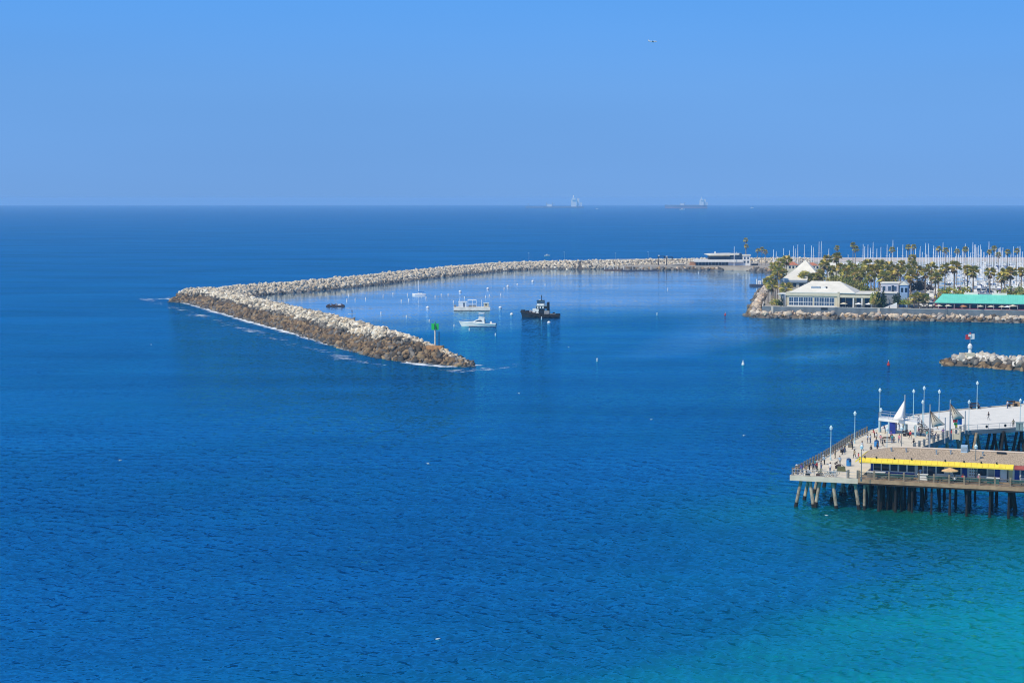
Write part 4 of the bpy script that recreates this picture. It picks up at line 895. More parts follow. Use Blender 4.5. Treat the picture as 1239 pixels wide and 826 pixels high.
MB().loft([[(a0, 0, GZ), (a0, 0, GZ + .9), (a0, .25, GZ + .9), (a0, .25, GZ)], [(a1, 0, GZ), (a1, 0, GZ + 3.4), (a1, .25, GZ + 3.4), (a1, .25, GZ)]]).build('parapet', WHITE, rp)
MB().loft([[(a0, .26, GZ), (a0, .26, GZ + .15), (a0, 2, GZ + .15), (a0, 2, GZ)], [(a1, .26, GZ), (a1, .26, GZ + 2.5), (a1, 2, GZ + 2.5), (a1, 2, GZ)]]).build('slope', CONC, rp)
MB().bb(a1 + .1, a1 + 6, .3, 3.5, GZ, GZ + .9).build('planter', CONCG, rp)
# long restaurant with turquoise roof
gr = thing('restaurant', 'long open fronted restaurant under a bright turquoise metal roof at the right edge', 'restaurant', mbase(7.5), MA)
a0, a1 = mU(1133, 7.5), mU(1290, 7.5); zl = MZ(1180, 366.3, 7.5); zh = MZ(1180, 356, 15)
ins = mU(1141, 15) - mU(1131.5, 7.5)
MB().hip(mU(1131.5, 7.5), a1, -.8, 16, zl, zh, (ins, 6), th=.25).build('roof', TURQ, gr)
for q in range(60):
    u = a0 + ins + q * 1.0
    if u < a1 - 7: MB().bar((u, -.8, zl + .04), (u, 7.6, zh + .04), .035, 3).build('roof_seam', TURQ, gr) if q == 0 else None
o = [c for c in gr.children if c.name.startswith('roof_seam')][0]
for q in range(1, 60):
    u = q * 1.0
    if a0 + ins + u < a1 - 7: c = link('roof_seam', o.data, gr, (u, 0, 0))
for xa, xb in ((1167, 1184), (1201, 1219)):
    ua, ub = mU(xa, 15), mU(xb, 15); MB().bb(ua, ub, 7.2, 9.5, zh - .3, zh + .65).build('clerestory', WHITER, gr)
MB().bb(mU(1185, 15), mU(1200, 15), 7.4, 9.3, zh - .3, zh + .35).build('roof_vent', pm('slate_render', (.24, .27, .3)), gr)
MB().bb(a0 + 1, a1 - 1, 5.0, 15, GZ, zl).build('wall', PLUM, gr)
MB().bb(a0 + .8, a1 - 1, -.6, 5, zl - .62, zl - .3).build('eaves_beam', pm('navy_boards', (.05, .08, .14), .7), gr)
for q in range(14):
    u = a0 + 1.2 + q * 3.4
    if u < a1: MB().bb(u - .1, u + .1, -.4, -.2, GZ, zl - .62).build('column', LAV, gr) if q == 0 else link('column', [c for c in gr.children if c.name.startswith('column')][0].data, gr, (q * 3.4, 0, 0))
    if u < a1 - 3: MB().bb(u + .5, u + 2.7, 4.93, 5.02, GZ + .9, GZ + 2.6).build('window', GLASSB if q % 3 else GLASS, gr) if q == 0 else MB().bb(u + .5, u + 2.7, 4.93, 5.02, GZ + .9, GZ + 2.6).build('window', GLASSB if q % 3 else GLASS, gr)
MB().bb(a0 + .8, a1 - 1, -.45, -.35, GZ, GZ + .95).build('low_screen', PLUM, gr)
for q, (x, mt) in enumerate(((1137, UMB_C), (1148.3, UMB_C), (1166.8, UMB_R), (1187, UMB_C), (1200, UMB_C), (1213.3, UMB_C), (1220, UMB_W), (1226.5, UMB_C))):
    c = {id(UMB_C): 'cream', id(UMB_R): 'rust red', id(UMB_W): 'white'}[id(mt)]
    mt.place(MP(x, 4.6 + .4 * (q % 2)), .3 * q, '%s umbrella in front of the turquoise roof, %s from the left' % (c, nth(q)), 'umbrellas by the turquoise roof', 1.05 if q == 7 else .9)
# terracotta-roofed houses and pale sheds further back
for q, (xa, xb, yb, yt, Y, mt, lab) in enumerate(((953, 966, 324, 317, 1150, TERRA, 'house with terracotta roof left of the pyramid roof'), (978, 990, 324, 318, 1150, TERRA, 'house with terracotta roof right of the pyramid roof'),
        (1002, 1018, 327, 318, 1180, WHITER, 'pale long shed beyond the tree line, left of the tall palms'), (1020, 1040, 326, 321, 1130, STEEL, 'grey roofed shed half hidden behind the tree line'))):
    pa, pb = PY(xa, yb, Y), PY(xb, yb, Y); t = thing('house' if mt is TERRA else 'shed', lab, 'house' if mt is TERRA else 'shed', (pa.x, Y, 0)); wd = pb.x - pa.x; zt_ = PY(xa, yt, Y).z; zw_ = PY(xa, (yb + yt) / 2, Y).z
    MB().bb(.3, wd - .3, .3, 7.7, 0, zw_).build('wall', CREAM, t); MB().hip(0, wd, 0, 8, zw_, zt_, 2.2, th=.2).build('roof', mt, t)
    for r in range(3): MB().bb(.8 + r * 2.2, 2 + r * 2.2, .24, .32, zw_ - 2.2, zw_ - .7).build('window', GLASS, t)
# marine slip: dark floating dock with white piles at the mole's far left
fd = thing('floating_dock', 'short dark floating dock with white piles at the left side of the mole', 'dock')
pa, pb = P(909, 346.5, 0), P(935, 346.5, 0)
MB().bb(pa.x, pb.x, pa.y, pa.y + 9, -.3, 1.1).build('deck', pm('navy_dock', (.03, .035, .06), .7), fd)
for x in (916.5, 921, 923.5): p = P(x, 346.5, 0); MB().bar((p.x, pa.y + 3 + (x % 2), -1), (p.x, pa.y + 3 + (x % 2), 4.4 if x != 921 else 3), .3, 8).build('pile', WHITE, fd)
MB().bb(pa.x + 4.6, pa.x + 6.4, pa.y + 3, pa.y + 5, 1.1, 3.4).build('hut', WHITE, fd); MB().bb(pa.x + 5, pa.x + 5.6, pa.y + 2.96, pa.y + 3, 1.3, 3).build('hut_door', LAV, fd)
sg = MP(1066.5, 1.4)
# ------------------------------------------------------------------ yacht club on the far mole
YC = 1392
yc = thing('yacht_club', 'white two storey yacht club with dark window bands and overhanging roof on the far mole', 'building', (0, YC, 0))
X_ = lambda px: (px - CX) / F * YC
Z_ = lambda py: PY(870, py, YC).z
MB().bb(X_(843), X_(900), .5, 12, 2.2, Z_(321)).build('base', CREAM, yc)
MB().bb(X_(842), X_(881), 0, 12, Z_(320.9), Z_(317)).build('lower_glazing', GLASS, yc); MB().bb(X_(881.2), X_(899), .1, 12, Z_(320.95), Z_(317)).build('lower_wall', LAV, yc)
for q in range(9): MB().bb(X_(845 + q * 4), X_(845 + q * 4) + .25, -.1, 0, Z_(320.8), Z_(317)).build('mullion', STEEL, yc)
MB().bb(X_(840), X_(899), -1.5, 12.2, Z_(316.95), Z_(314)).build('balcony_band', WHITE, yc)
MB().bb(X_(857), X_(884), 1, 11, Z_(313.95), Z_(310.2)).build('upper_glazing', GLASS, yc); MB().bb(X_(884.2), X_(897.5), 1, 11, Z_(313.95), Z_(306)).build('upper_glazing', GLASSB, yc)
MB().loft([[(X_(853), 5, Z_(308)), (X_(853), 5.2, Z_(307.6)), (X_(853), 8, Z_(307.6)), (X_(853), 8, Z_(308))], [(X_(859), -1.8, Z_(309)), (X_(859), -1.8, Z_(307)), (X_(859), 12, Z_(307)), (X_(859), 12, Z_(309))], [(X_(894), -1.8, Z_(308.4)), (X_(894), -1.8, Z_(306.4)), (X_(894), 12, Z_(306.4)), (X_(894), 12, Z_(308.4))]]).build('roof', WHITER, yc)
MB().bb(X_(858), X_(883), .2, 11.5, Z_(310.15), Z_(309.05)).build('soffit', CREAM, yc)
MB().bb(X_(898.6), X_(907.5), 0, 7, 2.2, Z_(309.5)).build('tower', WHITE, yc); MB().bb(X_(897.8), X_(908.2), -.5, 7.4, Z_(309.4), Z_(308)).build('tower_roof', WHITER, yc)
for x, y in ((900, 311), (904, 311), (900, 315.5), (904, 315.5)): MB().bb(X_(x), X_(x + 2), -.08, .02, Z_(y + 2.6), Z_(y)).build('window', GLASSB, yc)
MB().bb(X_(865), X_(866.5), 4, 5, Z_(306.9), Z_(304.6)).build('chimney', WHITE, yc)
fp = thing('flagpole', 'tall white flagpole with crossed yard in front of the yacht club', 'flagpole', (X_(887.6), YC - 3, 2.0)); zz_ = Z_(298) - 2
MB().bar((0, 0, 0), (0, 0, zz_), .28, 8, .14).build('pole', MASTM, fp); MB().bar((-2.1, 0, zz_ * .64), (2.1, 0, zz_ * .64), .12, 6).build('yard', MASTM, fp); MB().bar((0, 0, zz_ * .5), (1.9, 0, zz_ * .72), .09, 6).build('gaff', MASTM, fp)
sh = thing('shed', 'low open carport right of the yacht club tower', 'shed', (X_(909), YC + 2, 2.2))
MB().bb(0, 6, 0, 4, 2.4, 2.8).build('roof', WHITER, sh)
for x in (.2, 5.8): MB().bb(x - .1, x + .1, .2, .4, 0, 2.4).build('post', STEEL, sh)
MB().bb(.6, 5.4, 1, 3.6, 0, 1.4).build('stored_boat', BLACK, sh)
for q, (x, yt, hl) in enumerate(((797.5, 309.5, 6), (807, 310.5, 5))):
    t = thing('boat_hoist', ['dark davit hoist on the far mole, left of a pair', 'dark davit hoist on the far mole, right of a pair'][q], 'hoist', (P(x, 322, 1.8).x, 1400, 1.6), 0, 'davit hoists on the far mole')
    h_ = PY(x, yt, 1400).z - 1.6; MB().bar((0, 0, 0), (0, 0, h_), .42, 8, .3).build('post', BLACK, t); MB().bar((-1.2, 0, h_ - .5), (4.6, 0, h_ - .3), .3, 6).build('jib', BLACK, t); MB().bb(4, 4.8, -.4, .4, h_ - 1.8, h_ - .6).build('hook_block', BLACK, t); MB().bb(-.6, .6, -.6, .6, h_ - .1, h_ + .5).build('cap', WHITE, t)
bt = thing('building', 'small dark roofed boathouse near the waterline of the far mole', 'building', (P(811, 322, 1.5).x, 1391, 1.0))
MB().bb(0, 10.5, 0, 5, 0, 1.9).build('wall', BLACK, bt); MB().loft([[(-.4, -.6, 1.9), (5, 0, 3.2), (11, -.6, 2.6)], [(-.4, 5.6, 1.9), (5, 5.6, 3.2), (11, 5.6, 2.6)]]).build('roof', pm('warm_grey_render', (.40, .38, .33)), bt)
bt2 = thing('building', 'small orange brick hut beside the yacht club', 'building', (P(834, 321, 2.2).x, 1398, 2.2))
MB().bb(0, 5, 0, 4, 0, 3.0).build('wall', pm('orange_brick', (.42, .22, .12), .85, .2, 1), bt2); MB().bb(-.3, 5.3, -.3, 4.3, 3.003, 3.3).build('roof', WHITER, bt2)
for q, (xa, xb, y, mt) in enumerate(((731, 752, 327.2, BROWN), (753, 797, 327.8, pm('navy_dock', (.03, .035, .06))))):
    pa, pb = P(xa, y, 0), P(xb, y, 0); t = thing('floating_dock', ['short dark dock at the foot of the far breakwater', 'longer dark dock with small boats below the far mole'][q], 'dock', (pa.x, pa.y, 0))
    MB().bb(0, pb.x - pa.x, 0, 4, -.3, .55).build('deck', mt, t)
    for r in range(4): MB().bar(((pb.x - pa.x) * (r + .2) / 4, 4.2, -1), ((pb.x - pa.x) * (r + .2) / 4, 4.2, 3.2), .2, 6).build('pile', WHITE, t)
for q, (xa, xb, n_) in enumerate(((640, 700, 6), (745, 800, 6))):      # light poles along the far breakwater
    for r in range(2):
        x = xa + (xb - xa) * r / 1.4; p = PY(x, 313, 1405 + 30 * r); o = thing('light_pole', 'thin white light pole on the far breakwater, %s from the left' % nth(q * 2 + r), 'light pole', (p.x, p.y, 5), 0, 'light poles on the far breakwater')
        MB().bar((0, 0, 0), (0, 0, 6.5), .1, 6, .06).build('pole', STEEL, o); MB().bb(-.6, .15, -.1, .1, 6.5, 6.65).build('lamp', MASTM, o)

# ------------------------------------------------------------------ palms, trees and shrubs
LEAFG = np.array([[.52, .47, .10], [.60, .50, .13], [.38, .39, .09], [.64, .48, .17], [.28, .31, .08], [.66, .58, .13]])
DRYG = np.array([[.40, .28, .12], [.50, .36, .17], [.30, .20, .10]])
def frond_mesh(name, n, rad, skirt, seed, pal=LEAFG, dense=1.0):
    r = np.random.default_rng(seed); V, Fc, T = [], [], []
    def fan(base, d, L_, wdt, col, droop):
        d = d / np.linalg.norm(d); side = np.cross(d, [0, 0, 1.0]); side /= (np.linalg.norm(side) + 1e-6); up = np.cross(side, d); o = len(V)
        tipc = base + d * L_ + np.array([0, 0, -droop * L_])
        mid = base + d * L_ * .55 + up * .08
        k = 5
        V.append(base); T.append(col * .8)
        for q in range(k):
            a_ = (q / (k - 1) - .5) * 2
            e = base + d * L_ * (1 - .28 * a_ * a_) + side * a_ * wdt * L_ + np.array([0, 0, -droop * L_ * (.7 + .5 * abs(a_))]); V.append(e); T.append(col * r.uniform(.85, 1.25))
            m_ = base + d * L_ * .6 + side * (a_ + (1 / (k - 1))) * wdt * .62 * L_ + up * .1 * L_ - np.array([0, 0, droop * L_ * .3]); V.append(m_); T.append(col)
        for q in range(k):
            Fc.append((o, o + 1 + 2 * q, o + 2 + 2 * q))
            if q: Fc.append((o, o + 2 * q, o + 1 + 2 * q))
    for q in range(n):
        el = r.uniform(-.55, 1.25); az = r.uniform(0, 2 * math.pi); d = np.array([math.cos(az) * math.cos(el), math.sin(az) * math.cos(el), math.sin(el)])
        fan(np.array([0, 0, 0.0]) + d * .25 * rad, d, rad * r.uniform(.6, .85), .42, pal[r.integers(0, len(pal))] * r.uniform(.75, 1.25), .12 if el > .4 else .25)
    for q in range(skirt):
        az = r.uniform(0, 2 * math.pi); d = np.array([math.cos(az), math.sin(az), r.uniform(-2.6, -.7)])
        fan(np.array([0, 0, -.25 * rad]), d, rad * r.uniform(.6, .95), .3, DRYG[r.integers(0, 3)] * r.uniform(.7, 1.2), .1)
    return mesh_np(name, np.array(V), np.array(Fc), LEAF, np.array(T))
def palm_proto(h, rad, seed, skirt, thin=.26):
    t = thing('palm_tree', '', 'palm tree'); cr = link('crown', frond_mesh('crown', 38, rad, 0, seed), t, (0, 0, h))
    if skirt: link('dead_fronds', frond_mesh('dead_fronds', 0, rad * .9, skirt, seed + 1), t, (0, 0, h - .2))
    MB().lathe([(thin * 1.5, -.3), (thin * 1.1, .8), (thin, h * .6), (thin * .85, h)], 7).build('trunk', TRUNK, t)
    return t
PALMS = [Proto(palm_proto(12, 3.7, 11, 16, .3)), Proto(palm_proto(12, 3.3, 23, 24, .3)), Proto(palm_proto(12, 3.9, 37, 10, .34)), Proto(palm_proto(16, 2.6, 41, 6, .2))]
def palm(px, cy, Y, kind, label, grp, zb=GZ, sc=1.0):
    c = PY(px, cy, Y); h0 = 16.0 if kind == 3 else 12.0; hh = c.z - zb
    o = PALMS[kind].place((c.x, c.y, zb), random.uniform(0, 6.28), label, grp, sc)
    for ch in o.children:
        n_ = ch.name.split('.')[0]
        if n_ == 'trunk': ch.scale = (1, 1, hh / sc / h0)
        else: ch.location = (0, 0, hh / sc - (.2 if n_ == 'dead_fronds' else 0))
    return o
near = [(934, 345, 846), (941, 327, 858), (929.5, 340, 862), (944, 318, 880), (952, 314, 900), (936, 322, 905), (951, 348.5, 842), (974, 335, 862), (992, 331, 870), (997, 320, 905), (1001, 314, 940), (985, 336, 872),
        (1012, 311, 960), (1041, 331, 872), (1050, 320, 905), (1054, 334, 862), (1064, 320, 900), (1068.7, 335.5, 850), (1066, 319.5, 930), (1076, 321, 915), (1087.6, 327, 862), (1090, 320, 925), (1103.6, 321, 930), (1102, 334, 858),
        (1103.6, 312.5, 960), (1120, 329.6, 872), (1127, 323.5, 905), (1132, 335.5, 850), (1143.5, 323.8, 880), (1155, 322.3, 880), (1171, 326, 885), (1177.7, 328, 875), (1198, 329.5, 875), (1212, 335, 868), (1222.5, 329.5, 880), (1236, 328, 890), (1216, 331, 890), (1098, 327, 890), (1006, 326, 905), (1017, 324, 925), (1024, 329, 890), (1031, 324, 920), (1037, 330, 880), (1047, 328, 890), (1058, 327, 900), (1071, 327, 890), (1081, 331, 880), (1110, 327, 900), (946, 330, 875), (938, 334, 868), (1136, 331, 870)]
near.sort()
for q, (x, y, Y) in enumerate(near): palm(x, y, Y, (0, 2, 1)[q % 3], 'shaggy fan palm on the near mole, %s from the left' % nth(q), 'palms on the near mole', GZ, random.uniform(.85, 1.05))
farp = [(902.3, 290.5, 1400), (902.8, 298, 1398), (917, 303, 1398), (922, 301.5, 1402), (926, 304.5, 1396), (1012.8, 300, 1080), (1032.3, 296.5, 1060), (1035.5, 301, 1075), (1079.5, 302, 1090), (1099, 299, 1080), (1105.5, 298.5, 1090), (1136, 301, 1100), (1144, 302.7, 1080), (1158, 304, 1100),
        (1168, 301.5, 1090), (1197, 305, 1100), (1203, 300.5, 1080), (1208, 308, 1100), (1219, 305, 1090), (1230.5, 303.5, 1100)]
farp.sort()
PIER_ISLE = []
for q, (x, y, Y) in enumerate(farp):
    zb = 2.4 if Y > 1300 else 1.6
    palm(x, y, Y, 3, 'tall slender palm against the sea, %s from the left' % nth(q), 'tall slender palms beyond', zb, random.uniform(.8, .95))
def leaf_cloud(name, n, rx, ry, rz_, seed, pal, size=.5):
    r = np.random.default_rng(seed); lob = r.normal(size=(9, 3)) * .48; lob[:, 2] = np.abs(lob[:, 2]) * .9; li = r.integers(0, 9, n)
    p = lob[li] + r.normal(size=(n, 3)) * .26; p = p * np.array([rx, ry, rz_]); p[:, 2] = np.abs(p[:, 2])
    a_ = r.normal(size=(n, 3)); a_ /= np.linalg.norm(a_, axis=1)[:, None]; b_ = np.cross(a_, r.normal(size=(n, 3))); b_ /= np.linalg.norm(b_, axis=1)[:, None]; s_ = size * r.uniform(.5, 1.2, (n, 1))
    V = np.stack([p - a_ * s_, p + b_ * s_ * .6, p + a_ * s_, p - b_ * s_ * .6], 1).reshape(-1, 3); Fc = np.arange(4 * n).reshape(n, 4)
    lc = pal[r.integers(0, len(pal), 9)]; T = np.repeat(lc[li] * r.uniform(.7, 1.3, (n, 1)), 4, 0)
    return mesh_np(name, V, Fc, LEAF, T)
GRN = np.array([[.26, .29, .06], [.36, .36, .08], [.17, .21, .05], [.44, .39, .10], [.30, .30, .09]])
YLG = np.array([[.36, .40, .05], [.46, .38, .06], [.28, .33, .05], [.48, .34, .09]])
DKG = np.array([[.02, .045, .02], [.035, .06, .026], [.045, .07, .03]])
GRY = np.array([[.12, .10, .10], [.07, .065, .06], [.11, .09, .08], [.05, .05, .045]])
CL = {k: [leaf_cloud('crown', 620, 1, 1, 1, 50 + q * 7 + s_, pal, .17) for q in range(3)] for s_, (k, pal) in enumerate((('g', GRN), ('y', YLG), ('d', DKG), ('b', GRY)))}
def tree(px, py, Y, rx, rz_, kind, label, nm='tree', cat='tree', zb=GZ, grp=None):
    if Y < 100: Y = MP(px, Y).y
    c = PY(px, py, Y); t = thing(nm, label, cat, (c.x, c.y, zb), random.uniform(0, 6), grp); top = max(c.z - zb, rz_ * .8); cz = max(top - rz_, .1)
    o = link('crown', random.choice(CL[kind]), t, (0, 0, cz)); o.scale = (rx, rx, rz_ * 1.05)
    m = MB(); m.bar((0, 0, -.2), (0, 0, cz + rz_ * .4), max(.12, rx * .06), 6, .06)
    for q in range(4): a_ = q * 1.7; m.bar((0, 0, cz), (math.cos(a_) * rx * .6, math.sin(a_) * rx * .6, cz + rz_ * .7), max(.06, rx * .03), 4, .03)
    m.build('trunk', BARK, t); return t
tl = [(1010, 334, 895, 4.2, 5), (1021, 332, 905, 4.2, 5), (1033, 332, 900, 4.2, 5), (1022, 341, 870, 3.8, 4.5), (1036, 341, 870, 3.6, 4.5), (1047, 342, 868, 3.2, 4.5), (990, 329, 930, 3.4, 5), (1078, 333, 900, 3.4, 5)]
for q, a_ in enumerate(tl): tree(*a_, 'g', 'green leafy tree in the belt behind the restaurants, %s from the left' % nth(sorted(x[0] for x in tl).index(a_[0])), grp='trees behind the restaurants')
tree(1058, 356, 4, 2.4, 4.2, 'y', 'yellow green rounded bush beside the terrace end', 'bush', 'bush'); tree(1066.5, 357, 5, 1.9, 5.2, 'd', 'dark upright cypress beside the terrace end', 'tree')
tree(1093.4, 361.5, 8, 3.6, 2.4, 'y', 'clipped yellow green hedge behind the planter', 'hedge', 'hedge'); tree(1085.5, 357, 7, 1.8, 3.2, 'd', 'dark shrub at the top of the white ramp', 'shrub', 'shrub')
tree(1147, 350, 27, 4.6, 4, 'y', 'yellow green tree above the left end of the turquoise roof', 'tree'); tree(1164.5, 350, 28, 4.4, 4.2, 'y', 'golden tree behind the turquoise roof, right of the yellow green one', 'tree')
tree(1224, 350, 28, 5.2, 4.5, 'g', 'dull green tree behind the turquoise roof near the right edge', 'tree'); tree(1236, 349, 29, 4.8, 4.5, 'g', 'olive tree behind the turquoise roof at the very right edge', 'tree')
tree(1112, 340, 900, 6.0, 4.2, 'b', 'bare grey purple tree behind the pale thatched shelter', 'tree'); tree(939, 363, 3, 2.4, 2.0, 'y', 'yellow green bush at the foot of the left palms', 'bush', 'bush'); tree(945, 364, 3, 1.6, 1.9, 'd', 'dark green bush by the glazed corner', 'bush', 'bush')
tree(1028, 318, 1110, 4.2, 2.6, 'g', 'low dark tree beside the grey shed, beyond the tree line', 'tree', zb=2)
for q, (x, y) in enumerate(((1106, 360), (1112, 359), (1118, 361))):
    palm(x, y - .5, MP(x, 9 + q).y, 0, 'short young palm on the promenade lawn, %s of three' % nth(q), 'short palms on the lawn', GZ, .8)

# ------------------------------------------------------------------ boats
def hull_mb(L_, B, free=1.0, sheer=.35, bowfine=1.6, transom=.85, draft=.4, n=9):
    secs = []
    for i in range(n):
        t = i / (n - 1); x = -L_ / 2 + L_ * t
        b = B / 2 * (transom + (1 - transom) * min(1, t * 3)) * (1 - max(0, (t - .45) / .55) ** bowfine); b = max(b, .03)
        z = free + sheer * t * t; k = -draft * (1 - max(0, (t - .6) / .4) ** 2 * .9); rk = (z + draft) * .16 * max(0, (t - .8) / .2)
        secs.append([(x + rk, b, z), (x + rk * .4, b * .88, .12), (x, b * .3, k), (x, -b * .3, k), (x + rk * .4, -b * .88, .12), (x + rk, -b, z)])
    return MB().loft(secs)
def sailboat_proto(L_, hullmat, covermat, cover=True):
    t = thing('sailboat', '', 'sailboat'); B = L_ * .3
    h = hull_mb(L_, B, L_ * .095, L_ * .035).build('hull', hullmat, t)
    MB().bb(-L_ * .49, L_ * .3, -B * .485, B * .485, -.02, .14).build('boot_stripe', SAILB, h)
    MB().loft([[(-L_ * .2, -B * .28, L_ * .09), (-L_ * .2, -B * .22, L_ * .15), (-L_ * .2, B * .22, L_ * .15), (-L_ * .2, B * .28, L_ * .09)], [(L_ * .2, -B * .18, L_ * .1), (L_ * .17, -B * .14, L_ * .135), (L_ * .17, B * .14, L_ * .135), (L_ * .2, B * .18, L_ * .1)]]).build('cabin', WHITE, t)
    MB().bb(-L_ * .15, L_ * .12, -B * .235, B * .235, L_ * .112, L_ * .128).build('portlights', GLASS, t)
    MB().bar((L_ * .08, 0, 0), (L_ * .08, 0, 10), .21, 6, .16).build('mast', MASTM, t)
    o = MB().bar((L_ * .07, 0, L_ * .2), (-L_ * .36, 0, L_ * .19), .26 if cover else .1, 6, .16).build('boom_cover', covermat, t)
    MB().bar((L_ * .52, 0, L_ * .13), (L_ * .08, 0, 9.5), .05, 4).bar((-L_ * .49, 0, L_ * .1), (L_ * .08, 0, 10), .035, 4).build('stays', STEEL, t)
    MB().bar((L_ * .08, -1.0, 5.6), (L_ * .08, 1.0, 5.6), .05, 4).build('spreader', MASTM, t)
    return Proto(t)
SB = [sailboat_proto(10, WHITE, SAILB), sailboat_proto(9, WHITE, CANVW), sailboat_proto(11.5, WHITE, CANV), sailboat_proto(10.5, pm('navy_hull', (.02, .04, .12), .3), SAILB)]
def motorboat_proto(L_, hullmat, canopy):
    t = thing('motorboat', '', 'motorboat'); B = L_ * .32
    hull_mb(L_, B, L_ * .12, L_ * .05, 1.9, .95).build('hull', hullmat, t)
    MB().loft([[(-L_ * .3, -B * .36, L_ * .11), (-L_ * .28, -B * .32, L_ * .27), (-L_ * .28, B * .32, L_ * .27), (-L_ * .3, B * .36, L_ * .11)], [(L_ * .24, -B * .3, L_ * .13), (L_ * .06, -B * .26, L_ * .26), (L_ * .06, B * .26, L_ * .26), (L_ * .24, B * .3, L_ * .13)]]).build('cabin', WHITE, t)
    MB().bb(-L_ * .24, L_ * .07, -B * .345, B * .345, L_ * .17, L_ * .225).build('window_band', GLASS, t)
    if canopy:
        MB().bb(-L_ * .27, L_ * .02, -B * .34, B * .34, L_ * .37, L_ * .39).build('canopy', canopy, t)
        for x in (-.25, 0): 
            for y in (-.3, .3): MB().bar((L_ * x, B * y, L_ * .26), (L_ * x, B * y, L_ * .37), .05, 4).build('support', STEEL, t)
    return Proto(t)
MBT = [motorboat_proto(9.5, WHITE, CANVW), motorboat_proto(8.5, WHITE, SAILB), motorboat_proto(11, WHITE, None), motorboat_proto(12.5, WHITE, CANV), motorboat_proto(10, pm('navy_hull', (.02, .04, .12)), CANVW)]
masts = [(935.8, 302), (939, 304), (948, 300.5), (955, 303), (959.7, 297.6), (962, 301), (965, 296), (973, 296), (981.5, 297), (984, 299), (990.7, 292.5), (993.4, 291.8), (1002.6, 301), (1026, 308), (1044, 295.4), (1046, 298), (1049.8, 296), (1053, 300), (1056, 293), (1060.7, 301), (1065.5, 299), (1073, 296), (1076, 307), (1079.9, 290.4), (1085.6, 299), (1092, 296), (1096.3, 303), (1113, 298), (1119.5, 294), (1123, 295), (1129, 301), (1132, 299), (1135.5, 309), (1140.5, 293), (1145.6, 305), (1148.5, 300), (1150.8, 299), (1159.4, 307), (1164, 302), (1167.5, 295), (1171.5, 299.5), (1174, 305.7), (1176.6, 293), (1180, 296), (1183.5, 297), (1186, 296), (1190.4, 305), (1196, 292), (1198.5, 299), (1204.6, 302.4), (1207.5, 301), (1210.4, 299), (1213, 299.5), (1223, 306), (1225.6, 298), (1231, 306), (1233.6, 297.7), (1237, 304.6), (1156, 310), (1162, 309), (1193, 309), (1201, 309), (1216, 308), (1220, 311), (1228, 309)] + [(1102 + 4.4 * q + (q * 7 % 5) * .5, 296 + (q * 37 % 17)) for q in range(31)]
mrnd = random.Random(11)
ROWS = [1065, 1110, 1165, 1225, 1290, 1360, 1430]
occ = {}
COLS = ['white', 'white', 'white', 'navy']
for q, (x, yt) in enumerate(sorted(masts)):
    if x < 1030: cand = [Y for Y in ROWS if Y >= 1290]
    elif x < 1100: cand = [Y for Y in ROWS if Y >= 1165]
    else: cand = ROWS[:]
    mrnd.shuffle(cand); best = None
    for Y in cand:
        hh = PY(x, yt, Y).z; X0 = (x - CX) / F * Y
        if 10.5 < hh < 20.5 and all(abs(X0 - o_) > 4.2 for o_ in occ.get(Y, [])): best = Y; break
    Y = best or max(cand); occ.setdefault(Y, []).append((x - CX) / F * Y)
    hh = max(PY(x, yt, Y).z, 7); k = mrnd.choice((0, 0, 1, 1, 2, 3)) if q else 0
    rz = R(90) + mrnd.uniform(-.06, .06) + (math.pi if mrnd.random() < .5 else 0); off = (10, 9, 11.5, 10.5)[k] * .08
    o = SB[k].place(((x - CX) / F * Y - math.cos(rz) * off, Y - math.sin(rz) * off, 0), rz, '%s hulled sailboat in the marina, %s from the left by its mast' % ('navy' if k == 3 else 'white', nth(q)), 'sailboats moored in the marina')
    for ch in o.children:
        n_ = ch.name.split('.')[0]
        if n_ in ('mast', 'stays'): ch.scale = (1, 1, hh / 10)
        elif n_ == 'spreader': ch.location = (0, 0, (hh / 10 - 1) * 5.6)
mbs = []
for Y in ROWS:
    for side in (-13, 13):
        x = 1070 if Y < 1225 else 945
        Xc = (x - CX) / F * Y
        while Xc < (1262 - CX) / F * Y:
            Xc += mrnd.uniform(4.4, 6.2)
            if side < 0 and any(abs(Xc - o_) < 3.6 for o_ in occ.get(Y, [])): continue
            if mrnd.random() < .8: mbs.append((Xc, Y + (0 if side < 0 else 15), mrnd.choice((0, 0, 1, 2, 2, 3, 4))))
mbs = [b for b in mbs if b[1] < 1462 and not (b[1] > 1330 and b[0] < 262) and not (b[0] < 268 and b[1] < 1290)]
mbs.sort(key=lambda b: b[0] / b[1])
for q, (Xc, Y, k) in enumerate(mbs):
    lab = '%s motorboat in the marina berths, %s from the left' % (('white', 'blue topped white', 'low white', 'cream topped white', 'navy hulled')[k], nth(q))
    MBT[k].place((Xc, Y, 0), R(90) + mrnd.uniform(-.08, .08) + (math.pi if mrnd.random() < .5 else 0), lab, 'motorboats in the marina berths')
for q, Y in enumerate(ROWS):
    x0 = 262 if Y > 1225 else 232 + (Y - 1065) * .1; t = thing('floating_dock', 'pale floating dock between rows of boats in the marina, %s from the near side' % nth(q), 'dock', (x0, Y + 6.6, 0), 0, 'marina docks')
    MB().bb(0, 360 - x0 if Y < 1100 else 420 - x0, 0, 2, -.3, .5).build('walkway', CONC, t)
    for r in range(12): m = MB().bb(r * 10, r * 10 + .9, -9, -.01, -.3, .45).bb(r * 10, r * 10 + .9, 2.01, 11, -.3, .45).build('finger', CONC, t) if r == 0 else link('finger', m.data, t, (r * 10, 0, 0))
    for r in range(8): pl_ = MB().bar((0, -9.2, -1), (0, -9.2, 3.0), .18, 6).build('pile', WOODG, t) if r == 0 else link('pile', pl_.data, t, (r * 15, 0, 0))

